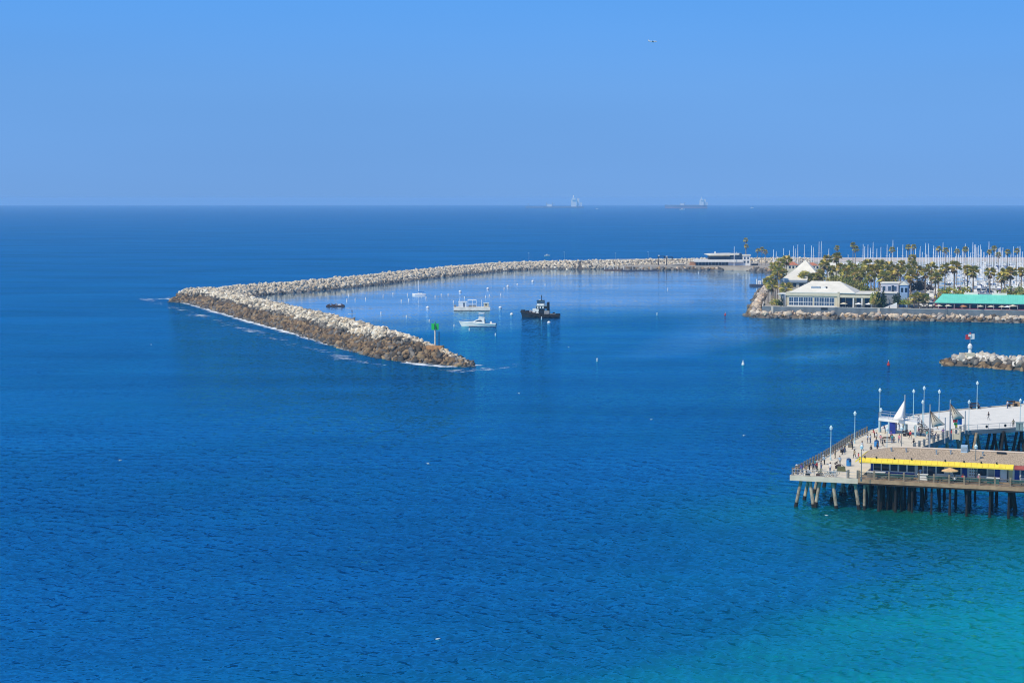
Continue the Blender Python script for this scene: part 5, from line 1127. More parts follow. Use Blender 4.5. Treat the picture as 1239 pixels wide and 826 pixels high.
# mooring buoys
def ball_proto():
    t = thing('mooring_buoy', '', 'buoy'); MB().lathe([(.12, -.5), (.62, -.28), (.88, .1), (.92, .4), (.78, .85), (.45, 1.15), (.1, 1.25)], 12).build('float', WHITE, t, smooth=True)
    MB().lathe([(.925, .28), (.935, .42), (.92, .5)], 12).build('stripe', SAILB, t); MB().bar((0, 0, 1.2), (0, 0, 1.55), .06, 5).build('ring', STEEL, t); return Proto(t)
def spar_proto():
    t = thing('mooring_buoy', '', 'buoy'); MB().lathe([(.26, -.6), (.32, .0), (.32, 1.05), (.12, 1.3)], 8).build('float', WHITE, t); MB().lathe([(.33, .55), (.335, .72)], 8).build('stripe', SAILB, t); return Proto(t)
BALL, SPAR = ball_proto(), spar_proto()
balls = [(556.7, 353.5, 'white ball buoy behind the left half of the bait barge'), (590.2, 350, 'white ball buoy behind the right end of the bait barge'), (614.4, 347, 'white ball buoy upper left of the tug, second in the far line'), (644.5, 341, 'white ball buoy above the tug, rightmost of the far line'),
    (605.2, 373.2, 'white ball buoy just right of the bait barge'), (619, 381.3, 'white ball buoy between the motor yacht and the tug'), (664.2, 391.5, 'white ball buoy just below the tug stern'), (517.5, 373, 'white ball buoy between the sailboat and the green beacon'), (626, 344.5, 'small white ball buoy between the two right buoys of the far line')]
for x, y, lab in balls: p = P(x, y, 0); BALL.place(p, .5, lab, 'white ball buoys', .6 if x == 626 else .88)
spars = [(419.7, 364), (429.8, 363), (442.4, 362), (463.7, 359), (422, 358), (475.5, 356), (493, 357), (485.6, 364.5), (494.7, 363.5), (515.6, 361), (526.6, 359.6), (534, 357.4), (542.3, 357.2), (587.8, 359.4), (592.1, 358.4), (606, 357), (548.7, 366), (562, 361), (461, 379.5), (491.8, 384.2), (519.5, 389.2), (549.5, 395.2), (599.5, 406.2), (567.9, 400), (610, 350), (659.6, 345), (684, 333.4), (690, 331.8), (655.2, 386), (795, 381), (808, 350.5), (645, 339.5), (845, 330.6), (893, 332), (722.5, 437)]
spars.sort()
for q, (x, y) in enumerate(spars): SPAR.place(P(x, y, 0), .3, 'slim white mooring float in the anchorage, %s from the left' % nth(q), 'slim mooring floats', .82)
def can_buoy(label, x, y, mat, s=1.0):
    t = thing('channel_buoy', label, 'buoy', P(x, y, 0)); MB().lathe([(.7 * s, -.4), (.85 * s, .2), (.8 * s, .6), (.4 * s, .7), (.3 * s, 2.2 * s), (.05, 2.5 * s)], 10).build('float', mat, t); MB().bar((0, 0, 2.4 * s), (0, 0, 2.9 * s), .12, 6).build('light', WHITE, t)
can_buoy('white marker buoy alone in the channel below the mole corner', 899, 441.5, WHITE, .55); can_buoy('red channel buoy left of the right hand jetty', 1075, 442, RED, .6); can_buoy('small red buoy below the left corner of the mole', 877.5, 381.5, RED, .5)

# black tug
def tug():
    p = P(654, 384, 0); t = thing('tugboat', 'black harbour tug with white wheelhouse and red foredeck, moored mid harbour', 'tugboat', p, R(172))
    L_, B = 17.5, 6.4; secs = []
    for i in range(11):
        q = i / 10; x = -L_ / 2 + L_ * q; b = B / 2 * (.8 + .2 * min(1, q * 3)) * (1 - max(0, (q - .55) / .45) ** 2.4 * .9); z = 1.0 + 1.9 * max(0, (q - .3) / .7) ** 1.5; x += 0.3 * max(0, (q - .85) / .15)
        xr = x - 0.8 * max(0, (q - .7) / .3); secs.append([(x, b, z), (xr, b * .9, .2), (xr, b * .4, -.8), (xr, -b * .4, -.8), (xr, -b * .9, .2), (x, -b, z)])
    h = MB().loft(secs).build('hull', BLACK, t)
    for sgn in (-1, 1):
        m = MB()
        for a, b in zip(secs, secs[1:]):
            pa, pb = (a[0], b[0]) if sgn > 0 else (a[5], b[5]); m.bar(Vector(pa) - Vector((0, 0, .35)), Vector(pb) - Vector((0, 0, .35)), .3, 6)
            m.box(((pa[0] + pb[0]) / 2, (pa[1] + pb[1]) / 2 * .97, (pa[2] + pb[2]) / 2 + .3), (abs(pb[0] - pa[0]) + .05, .16, .75), math.atan2(pb[1] - pa[1], pb[0] - pa[0]))
        m.build('fender', RUBBER, h)
    for k in range(6): MB().lathe([(.3, -.15), (.5, -.15), (.5, .15), (.3, .15)], 10).build('tyre', RUBBER, h, (-6 + 2.1 * k, B / 2 + .15, .6)).rotation_euler = (R(90), 0, 0)
    MB().bb(3.2, 6.2, -1.7, 1.7, 2.05, 2.35).build('foredeck', pm('red_deck_paint', (.45, .10, .07), .8, .2, 1), t)
    MB().bb(.6, 3.4, -2.1, 2.1, 1.3, 4.0).build('deckhouse', WHITE, t); MB().bb(-1.69, .59, -2.15, 2.15, 1.3, 3.7).build('engine_casing', BLACK, t); MB().bb(-4.2, -1.7, -1.9, 1.9, 1.3, 3.2).build('aft_house', pm('grey_paint', (.30, .29, .28), .6, .1, 1), t)
    for x in (-.9, .5, 1.9): MB().lathe([(.0, -.04), (.28, -.04), (.28, .04), (.0, .04)], 10).build('porthole', GLASS, t, (x, 2.12, 2.7)).rotation_euler = (R(90), 0, 0)
    MB().bb(-3.0, 1.7, -2.1, 2.1, 4.01, 5.2).build('boat_deck', BLACK, t); MB().bb(-3.1, 1.9, -2.2, 2.2, 5.2, 5.4).build('deck_edge', pm('sage_metal', (.2, .27, .26)), t)
    wh = MB().box((-.2, 0, 6.45), (3.4, 3.2, 2.1), top=.88).build('wheelhouse', WHITE, t); MB().box((-.2, 0, 6.85), (3.4, 3.2, .7), top=.95).build('window_band', GLASS, wh); MB().bb(-1.9, 1.6, -1.7, 1.7, 7.51, 7.8).build('roof', BLACK, wh)
    for y in (-1.3, 1.3): MB().bar((-3.5, y, 3.2), (-3.5, y, 7.0), .55, 10, .48).build('funnel', BLACK, t)
    MB().bar((-.5, 0, 7.8), (-.5, 0, 10.2), .16, 6).bar((-.5, -1.1, 8.7), (-.5, 1.1, 8.7), .09, 4).bb(-.7, -.3, -.5, .5, 9.1, 9.4).build('mast', BLACK, t); MB().bb(-.1, .7, -.8, .8, 7.9, 8.1).build('radar', WHITE, t)
    for x in (-1.4, -.2, 1.0): MB().bb(x - .3, x + .3, 2.11, 2.3, 4.3, 5.0).build('liferaft', WHITE, t)
    MB().path([(-3, 2.1, 6.2), (1.7, 2.1, 6.2)], .05, 4).path([(-3, -2.1, 6.2), (1.7, -2.1, 6.2)], .05, 4).build('boat_deck_rail', STEEL, t)
    for x in (-3, -1.4, .2, 1.7): MB().bar((x, 2.1, 5.4), (x, 2.1, 6.2), .05, 4).build('rail_post', STEEL, t)
    MB().lathe([(.55, -.9), (.55, .9)], 12).build('winch', STEEL, t, (4.6, 0, 2.9)).rotation_euler = (R(90), 0, 0)
    MB().bb(-8.2, -3.5, -2.3, -2.1, 1.3, 1.75).bb(-8.2, -3.5, 2.1, 2.3, 1.3, 1.75).build('bulwark', BLACK, t); MB().bb(-7.2, -4.6, 2.35, 2.5, 1.4, 1.75).build('name_board', WHITE, t)
    MB().bb(-7.5, -4.6, -1.6, 1.6, 1.26, 1.4).build('aft_deck', STEEL, t); MB().bb(-6.5, -5.6, -.6, .6, 1.4, 2.4).build('tow_bitt', BLACK, t)
tug()
# sport fishing yacht
def yacht():
    p = P(580, 395, 0); t = thing('motor_yacht', 'white sport fishing yacht with tower hardtop, bow to the left, in front of the barge', 'yacht', p, R(176))
    L_, B = 14.2, 4.3; secs = []
    for i in range(11):
        q = i / 10; x = -L_ / 2 + L_ * q; b = B / 2 * (.9 + .1 * min(1, q * 3)) * (1 - max(0, (q - .4) / .6) ** 2.0 * .97); z = 1.15 + 1.0 * q ** 1.5; rk = 1.6 * max(0, (q - .7) / .3)
        secs.append([(x + rk, b, z), (x + rk * .3, b * .82, .2), (x, b * .3, -.5), (x, -b * .3, -.5), (x + rk * .3, -b * .82, .2), (x + rk, -b, z)])
    h = MB().loft(secs).build('hull', HULLG, t)
    m = MB()
    for a, b in zip(secs, secs[1:]):
        for k in (0, 5): m.bar(a[k], b[k], .12, 4)
    m.build('gunwale', WHITE, h); MB().bb(-7, 4.2, -1.86, 1.86, -.05, .22).build('boot_stripe', pm('navy_hull', (.02, .04, .12)), h)
    MB().loft([[(-1.5, -1.9, 1.3), (-1.5, -1.7, 1.7), (-1.5, 1.7, 1.7), (-1.5, 1.9, 1.3)], [(6.6, -.5, 2.0), (6.6, -.35, 2.15), (6.6, .35, 2.15), (6.6, .5, 2.0)]]).build('foredeck', WHITE, t)
    MB().loft([[(-2.4, -1.75, 1.3), (-2.2, -1.5, 3.5), (-2.2, 1.5, 3.5), (-2.4, 1.75, 1.3)], [(.8, -1.75, 1.5), (.1, -1.45, 3.4), (.1, 1.45, 3.4), (.8, 1.75, 1.5)], [(3.2, -1.2, 1.8), (2.9, -1.1, 2.0), (2.9, 1.1, 2.0), (3.2, 1.2, 1.8)]]).build('cabin', WHITE, t)
    for sgn in (-1, 1): MB().face([(-1.4, sgn * 1.76, 2.2), (1.9, sgn * 1.6, 2.2), (.7, sgn * 1.55, 2.8), (-.9, sgn * 1.66, 2.95)], .06).build('side_window', GLASS, t)
    MB().bb(-2.55, -2.42, -1.4, 1.4, 1.5, 3.2).build('cabin_door', GLASS, t)
    MB().bb(-2.3, .2, -1.5, 1.5, 3.52, 4.2).build('flybridge', WHITE, t); MB().bb(-2.2, .3, -1.55, 1.55, 5.5, 5.72).build('hardtop', WHITE, t)
    for x in (-2.0, .1):
        for y in (-1.3, 1.3): MB().bar((x, y, 4.2), (x, y, 5.5), .06, 5).build('tower_leg', STEEL, t)
    for sgn in (-1, 1): MB().bar((-1.2, sgn * 1.6, 4.2), (-5.0, sgn * 3.0, 7.2), .05, 4).build('outrigger', STEEL, t)
    MB().bb(-6.9, -2.5, -1.9, 1.9, 1.0, 1.12).build('cockpit_sole', WOOD, t); MB().bb(-7.2, -7.0, -1.9, 1.9, .3, 1.3).build('transom', pm('navy_hull', (.02, .04, .12)), t); MB().bb(-5.3, -4.5, -.5, .5, 1.12, 2.2).build('fighting_chair', WHITE, t)
    MB().path([(2.5, -1.5, 2.5), (5, -.9, 2.75), (7.6, 0, 3.0), (5, .9, 2.75), (2.5, 1.5, 2.5)], .035, 4).build('bow_rail', STEEL, t)
yacht()
# bait barge
def barge():
    p = P(571, 375.5, 0); t = thing('barge', 'flat white bait barge with shed, pipe frame and small booth, moored behind the yacht', 'barge', p, R(1))
    L_, B = 17.6, 6.0; MB().bb(-L_ / 2, L_ / 2, -B / 2, B / 2, .22, 1.75).build('hull', pm('chalky_white', (.66, .62, .55), .8, .14, .6), t); MB().bb(-L_ / 2 + .1, L_ / 2 - .1, -B / 2 + .1, B / 2 - .1, -.5, .218).build('waterline', BROWN, t)
    s_ = MB().bb(-6.4, -2.6, -1.6, 1.6, 1.75, 4.1).build('shed', pm('pale_blue_white', (.62, .66, .70), .7, .05, 1), t); MB().bb(-6.6, -2.4, -1.8, 1.8, 4.103, 4.32).build('roof', WHITE, s_); MB().bb(-4.2, -3.4, -1.63, -1.58, 1.8, 3.7).build('door', GLASSB, s_)
    for x in (-1.9, .2, 2.1):
        for y in (-1.8, 1.8): MB().bar((x, y, 1.75), (x, y, 5.1), .11, 5).build('frame_post', MASTM, t)
    for y in (-1.8, 1.8): MB().bar((-1.9, y, 5.1), (2.1, y, 5.1), .11, 5).build('frame_beam', MASTM, t)
    MB().bar((-1.9, -1.8, 5.1), (-1.9, 1.8, 5.1), .11, 5).bar((2.1, -1.8, 5.1), (2.1, 1.8, 5.1), .11, 5).build('frame_beam', MASTM, t); MB().bar((-1.9, -1.8, 3.2), (2.1, -1.8, 3.2), .07, 5).build('frame_rail', MASTM, t)
    b_ = MB().bb(5.7, 8.1, -1.2, 1.2, 1.75, 3.55).build('booth', CREAM, t); MB().bb(5.5, 8.3, -1.4, 1.4, 3.553, 3.75).build('roof', WHITE, b_); MB().bb(6.4, 7.2, -1.23, -1.18, 2.3, 3.2).build('opening', GLASS, b_)
    MB().bar((4.7, 0, 1.75), (4.7, 0, 5.2), .1, 5).build('pole', MASTM, t); MB().bar((-6, 1.5, 4.3), (-6, 1.5, 5.6), .06, 4).build('aerial', MASTM, t)
    for x in range(-8, 9, 2): MB().bar((x, -2.9, 1.75), (x, -2.9, 2.7), .05, 4).build('rail_post', STEEL, t)
    MB().bar((-8.6, -2.9, 2.7), (8.6, -2.9, 2.7), .045, 4).build('rail', STEEL, t)
    for x, y in ((-.9, -.6), (.8, .3), (-.4, .9), (1.6, -.8)): MB().box((x, y, 2.1), (1, .9, .7), .3).build('crate', CONCG, t)
    MB().bb(-8.5, -7.6, -1.0, 1.0, 1.75, 2.6).build('bait_tank', WOODG, t)
barge()
sbt = sailboat_proto(7.6, WHITE, SAILB); o = sbt.place(P(507.3, 357, 0), R(172), 'small white sailboat with blue sail cover moored alone near the far breakwater')
for ch in o.children:
    n_ = ch.name.split('.')[0]
    if n_ in ('mast', 'stays'): ch.scale = (.6, .6, .82)
    elif n_ == 'spreader': ch.location = (0, 0, -1)
    elif n_ == 'boom_cover': ch.scale = (1, 1.6, 1.25)
rf = thing('raft', 'low dark raft with resting sea lions, beside the near breakwater arm', 'raft', P(406, 370.5, 0), R(-3))
MB().bb(-4.4, 4.4, -2, 2, -.3, .55).build('deck', BROWN, rf); MB().bb(-4.5, 4.5, -2.1, 2.1, .1, .3).build('rim', BLACK, rf); MB().lathe([(.3, 0), (.42, .3), (.42, .9), (.1, 1.0)], 8).build('float', WHITE, rf, (.6, -.2, .55)); MB().bb(1.3, 2.6, -.4, .4, .55, 1.1).build('locker', WHITE, rf)
def sealion(x, y, rz, lab):
    m = MB(); secs = []
    for q, (l, r_, z) in enumerate(((-.95, .06, .12), (-.6, .2, .2), (-.1, .34, .3), (.35, .30, .42), (.6, .19, .66), (.78, .15, .82), (.95, .07, .86))):
        secs.append([(l, r_ * math.cos(a_ * math.pi / 4), z + r_ * .85 * math.sin(a_ * math.pi / 4)) for a_ in range(8)])
    m.loft(secs); p = P(406, 370.5, 0); o = m.build('sea_lion', BROWN, None, (p.x + x, p.y + y, .55), rz, smooth=True); tag(o, lab, 'sea lion', 'sea lions on the raft')
    MB().box((.25, .42, .12), (.5, .3, .06), .5).box((.25, -.42, .12), (.5, .3, .06), -.5).build('flipper', BROWN, o); MB().box((-1.0, .14, .08), (.35, .2, .05), .4).box((-1.0, -.14, .08), (.35, .2, .05), -.4).build('hind_flipper', BROWN, o)
for x, y, rz, l in ((-3.3, -.4, .4, 'brown sea lion at the left end of the dark raft'), (-1.6, .5, 2.4, 'brown sea lion second from the left on the dark raft'), (-.4, -.9, .2, 'brown sea lion left of the white float on the raft'), (3.4, .2, 2.8, 'brown sea lion at the right end of the dark raft')): sealion(x, y, rz, l)

# beacons
def beacon():
    p = P(526.5, 421.5, 4.0); t = thing('beacon', 'green square daymark on a pale post at the tip of the long breakwater', 'beacon', (p.x, p.y, 3.2), R(-14))
    MB().box((0, 0, .9), (5.6, 3.4, 1.7), 0, .96).build('slab', RUST, t); zt_ = PY(526.5, 391.2, p.y).z - 3.2
    MB().bar((0, 0, 1.75), (0, 0, zt_), .32, 10, .26).build('post', pm('streaked_white_post', (.55, .50, .44), .7, .3, .8), t)
    MB().box((0, 0, zt_ - 1.1), (2.5, .14, 2.1)).build('daymark', GREENB, t); MB().box((0, .0, zt_ - 1.1), (.14, 2.3, 2.1)).build('daymark', GREENB, t)
    MB().bar((0, 0, zt_), (0, 0, zt_ + .55), .22, 8).build('lantern', pm('green_lens', (.02, .4, .15), .2), t)
    m = MB().bar((1.0, .2, 1.75), (1.0, .2, 6.4), .05, 4).bar((1.5, .2, 1.75), (1.5, .2, 6.4), .05, 4)
    for q in range(9): m.bar((1.0, .2, 2.1 + q * .5), (1.5, .2, 2.1 + q * .5), .04, 4)
    m.build('ladder', BLACK, t); MB().bar((.2, 0, 6.2), (1.5, .2, 6.2), .05, 4).build('bracket', BLACK, t)
beacon()
p = P(1173.5, 428.5, 3.6); t = thing('beacon', 'short white light tower with red and white daymarks on the right hand jetty', 'beacon', (p.x, p.y, 3.2))
zz_ = lambda y: PY(1173.5, y, p.y).z - 3.2
MB().box((0, 0, .3), (2.6, 2.6, 1.2)).build('plinth', CREAM, t); MB().lathe([(.62, .9), (.45, 2.0), (.75, 2.4), (.75, 3.2), (.3, 3.9)], 10).build('tower', WHITE, t); MB().bar((0, 0, 3.8), (0, 0, zz_(404)), .1, 6).build('mast', STEEL, t)
MB().box((-.85, 0, zz_(407.6)), (1.3, .12, 1.6)).build('daymark', RED, t); MB().box((.75, .1, zz_(407)), (1.3, .12, 1.7)).build('daymark', WHITE, t); MB().box((-.2, -.2, zz_(405.6)), (.9, .12, .8)).build('daymark', WHITE, t); MB().lathe([(.25, 0), (.28, .4), (.05, .6)], 8).build('lantern', RED, t, (0, 0, zz_(404.4)))

# ------------------------------------------------------------------ ships, small craft and an aircraft far off
def tanker(label, xl, xr, yk, Y, hl, sup, extra, hm=SHIPH):
    """bow left; sizes follow the distance"""
    xa, xb = (xl - CX) / F * Y, (xr - CX) / F * Y; L_ = xb - xa; z0 = float(zsea(np.array(Y)))
    t = thing('tanker', label, 'ship', ((xa + xb) / 2, Y, z0)); secs = []; B = L_ * .17
    for i in range(9):
        q = i / 8; x = -L_ / 2 + L_ * q; b = B / 2 * min(1, .15 + q * 5) * (1 if q < .9 else 1 - (q - .9) * 2.5); zt_ = hl + (3 if q < .06 else 0)
        secs.append([(x, b, zt_), (x, b, 0), (x, -b, 0), (x, -b, zt_)])
    MB().loft(secs).build('hull', hm, t)
    s2 = [[(a[0], a[1] * 1.004, z) for a, z in zip(c, (extra, -2, -2, extra))] for c in secs]
    for c in s2: c[2] = (c[0][0], -c[0][1], -2); c[3] = (c[0][0], -c[0][1], extra)
    if extra > 0: MB().loft(s2).build('boot_topping', SHIPR, t)
    sx_ = L_ / 2 - L_ * sup; k = L_ / 300
    MB().bb(sx_ - 14 * k, sx_ + 13 * k, -B * .4, B * .4, hl, hl + 34 * k).build('accommodation', WHITE, t); MB().bb(sx_ - 10 * k, sx_ + 8 * k, -B * .5, B * .5, hl + 34.1 * k, hl + 44 * k).build('bridge', WHITE, t)
    MB().bb(sx_ + 17 * k, sx_ + 28 * k, -B * .2, B * .2, hl, hl + 42 * k).build('funnel', WHITE, t); MB().bar((sx_ - 2 * k, 0, hl + 44 * k), (sx_ - 2 * k, 0, hl + 58 * k), 1.6 * k, 6).build('mast', WHITE, t)
    MB().bb(sx_ + 34 * k, sx_ + 40 * k, -B * .2, B * .2, hl, hl + 22 * k).build('deck_house', WHITE, t)
    for q in (.36, .46): MB().bar((-L_ / 2 + L_ * q, 0, hl), (-L_ / 2 + L_ * q, 0, hl + 22 * k), 1.4 * k, 6).bar((-L_ / 2 + L_ * q, 0, hl + 13 * k), (-L_ / 2 + L_ * (q + .05), 0, hl + 17 * k), .9 * k, 5).build('crane', STEEL, t)
    MB().bb(-L_ * .13, -L_ * .05, -B * .3, B * .3, hl, hl + 12 * k).build('manifold', WHITE, t); MB().bar((-L_ / 2 + L_ * .05, 0, hl), (-L_ / 2 + L_ * .05, 0, hl + 14 * k), 1.0 * k, 6).build('foremast', STEEL, t)
    MB().bb(-L_ * .42, L_ * .33, -1.5, 1.5, hl + .5, hl + 2.2).build('deck_pipe', STEEL, t)
tanker('long low laden tanker with white superstructure, left of two on the horizon', 636, 706, 250, 11500, 7.5, .17, 0, pm('tanker_blue_grey', (.10, .13, .18), .6, .2, .05))
tanker('shorter high sided tanker with reddish waterline, right of two on the horizon', 804, 855, 250, 11000, 17, .13, 5)
for q, (x, y, Y, L_, lab) in enumerate(((825, 250.8, 9000, 26, 'small white boat in front of the right tanker'), (909, 249.6, 10500, 22, 'tiny white boat on the horizon right of both tankers'), (722, 250.5, 9600, 14, 'faint white boat just right of the left tanker'), (662, 314.3, 1700, 5.5, 'small white boat just beyond the far breakwater crest'))):
    z0 = float(zsea(np.array(Y))); t = thing('motorboat', lab, 'motorboat', ((x - CX) / F * Y, Y, z0), .2); hull_mb(L_, L_ * .3, L_ * .12, L_ * .05).build('hull', WHITE, t); MB().box((0, 0, L_ * .2), (L_ * .4, L_ * .22, L_ * .18), top=.8).build('cabin', WHITE, t); MB().bb(-L_ * .15, L_ * .15, -L_ * .113, L_ * .113, L_ * .2, L_ * .25).build('window_band', GLASS, t)
p = PY(790, 50.5, 6500); ap = thing('aeroplane', 'small pale aeroplane crossing the sky above the right tanker', 'aeroplane', p, R(8))
MB().loft([[(x, r_ * math.cos(a_ * math.pi / 4), r_ * math.sin(a_ * math.pi / 4) + dz) for a_ in range(8)] for x, r_, dz in ((-17, .3, .8), (-12, 1.4, .3), (-4, 2, 0), (9, 2, 0), (13, 1.5, -.2), (15, .4, -.4))]).build('fuselage', WHITE, ap)
for sgn in (-1, 1): MB().loft([[(4, sgn * 1.5, -.8), (4, sgn * 1.5, -.4), (-3, sgn * 1.5, -.4), (-3, sgn * 1.5, -.8)], [(-4, sgn * 17, .6), (-4, sgn * 17, .8), (-6.5, sgn * 17, .8), (-6.5, sgn * 17, .6)]]).build('wing', STEEL, ap); MB().bar((4, sgn * 5.2, -1.7), (0, sgn * 5.2, -1.7), .95, 8).build('engine', STEEL, ap); MB().loft([[(-13, sgn * .5, .8), (-13, sgn * .5, 1.0), (-16, sgn * .5, 1.0), (-16, sgn * .5, .8)], [(-16.4, sgn * 6, 1.2), (-16.4, sgn * 6, 1.35), (-17.6, sgn * 6, 1.35), (-17.6, sgn * 6, 1.2)]]).build('tailplane', STEEL, ap)
MB().loft([[(-11, -.15, 1.4), (-11, .15, 1.4), (-16.5, .15, 1.2), (-16.5, -.15, 1.2)], [(-15.8, -.1, 6.6), (-15.8, .1, 6.6), (-17.6, .1, 6.6), (-17.6, -.1, 6.6)]]).build('fin', WHITE, ap)

# ------------------------------------------------------------------ cars, vans
def car_proto(kind):
    t = thing('parked_car', '', 'car'); L_, Wd = {'sedan': (4.6, 1.8), 'suv': (4.7, 1.9), 'van': (5.6, 2.0)}[kind]
    prof = {'sedan': [(-2.3, .35), (-2.3, .95), (-1.5, 1.0), (1.0, .98), (2.25, .82), (2.3, .35)], 'suv': [(-2.35, .4), (-2.35, 1.15), (-1.5, 1.18), (1.0, 1.15), (2.3, .98), (2.35, .4)], 'van': [(-2.8, .4), (-2.8, 1.3), (-1.5, 1.3), (1.7, 1.3), (2.75, 1.0), (2.8, .4)]}[kind]
    roof = {'sedan': [(-1.7, .98), (-1.15, 1.45), (.35, 1.45), (1.15, .98)], 'suv': [(-2.3, 1.15), (-2.1, 1.75), (.4, 1.75), (1.2, 1.15)], 'van': [(-2.8, 1.3), (-2.75, 2.3), (1.3, 2.3), (2.0, 1.3)]}[kind]
    MB().loft([[(x, -Wd / 2, z) for x, z in prof], [(x, Wd / 2, z) for x, z in prof]]).build('body', WHITE, t)
    MB().loft([[(x, -Wd / 2 + .12, z) for x, z in roof], [(x, Wd / 2 - .12, z) for x, z in roof]]).build('glasshouse', GLASS, t)
    zr_ = roof[1][1]; MB().bb(roof[1][0] - .02, roof[2][0] + .02, -Wd / 2 + .1, Wd / 2 - .1, zr_ - .05, zr_ + .03).build('roof', WHITE, t)
    m = None
    for x in (-L_ * .31, L_ * .31):
        for y in (-Wd / 2 + .1, Wd / 2 - .1):
            if m is None: m = MB().bar((0, -.11, 0), (0, .11, 0), .33, 10).build('wheel', RUBBER, t); o = m
            else: o = link('wheel', m.data, t)
            o.location = (x, y, .33)
    for y in (-.6, .6): MB().bb(L_ / 2 - .08, L_ / 2 + .01, y - .18, y + .18, .62, .78).build('headlight', LAMPW, t)
    return Proto(t)
CARS = [car_proto('sedan'), car_proto('suv'), car_proto('van')]
PAINT = [('white', WHITE), ('white', WHITE), ('silver', pm('silver_paint', (.45, .46, .48), .3, metal=.3)), ('grey', pm('grey_car', (.16, .16, .17), .35)), ('black', BLACK), ('red', pm('red_car', (.35, .03, .03), .35)), ('blue', pm('blue_car', (.03, .08, .25), .35)), ('cream', pm('cream_car', (.58, .53, .42), .4))]
spots = []
for back in (30, 37, 50, 57, 72, 79, 96, 103, 122, 129, 148, 155, 166, 173, 182):
    x = 1098 + back * .25
    while x < 1246:
        x += mrnd.uniform(2.6, 3.4) * 2.6 * 822 / (822 + back) * (1 if mrnd.random() < .85 else 2.0)
        spots.append((x, back))
spots.sort()
for q, (x, back) in enumerate(spots):
    k = mrnd.choice((0, 0, 1, 1, 2)); nm, mt = mrnd.choice(PAINT); p = MP(x, back, GZ + .02)
    if p.y > 984: continue
    o = CARS[k].place(p, MA + R(90) + mrnd.uniform(-.05, .05) + (math.pi if mrnd.random() < .5 else 0), '%s %s in the mole parking lot, %s from the left' % (nm, ('saloon car', 'tall car', 'van')[k], nth(q)), 'cars parked on the mole')
    for ch in o.children:
        if ch.name.split('.')[0] in ('body', 'roof'): setmat(ch, mt)
for q, (x, L0) in enumerate(((1100, 8), (1107, 8), (1124, 9), (1133, 8), (1144, 9), (1160, 9), (1171, 8), (1180, 9), (1193, 8), (1209, 9), (1219, 8), (1233, 9), (1104, 8), (1111, 9), (1149, 9), (1166, 8), (1183, 9), (1196, 9), (1222, 9), (1235, 8), (1118, 9), (1128, 8), (1139, 10), (1156, 9), (1176, 8), (1189, 10), (1205, 9), (1215, 11), (1229, 9))):      # boats on trailers in the dry storage
    k = q % 3; MBT[k].place(MP(x, 62 + 26 * (q % 4), GZ + 1.0), MA + R(90) + .1 * (q % 3), 'white motorboat stored ashore on the mole among cars, %s from the left' % nth(q), 'boats stored ashore')
ts = thing('shelter', 'pale thatched shelter in front of the bare grey tree', 'shelter', MP(1112, 18), MA)
MB().hip(-5, 5, -2.5, 2.5, 3.0, 4.6, 2.4, th=.3).build('roof', pm('thatch', (.42, .36, .24), .95, .2, 1.5), ts)
for x in (-4.3, 0, 4.3):
    for y in (-2, 2): MB().bar((x, y, 0), (x, y, 3), .14, 6).build('post', WOODG, ts)

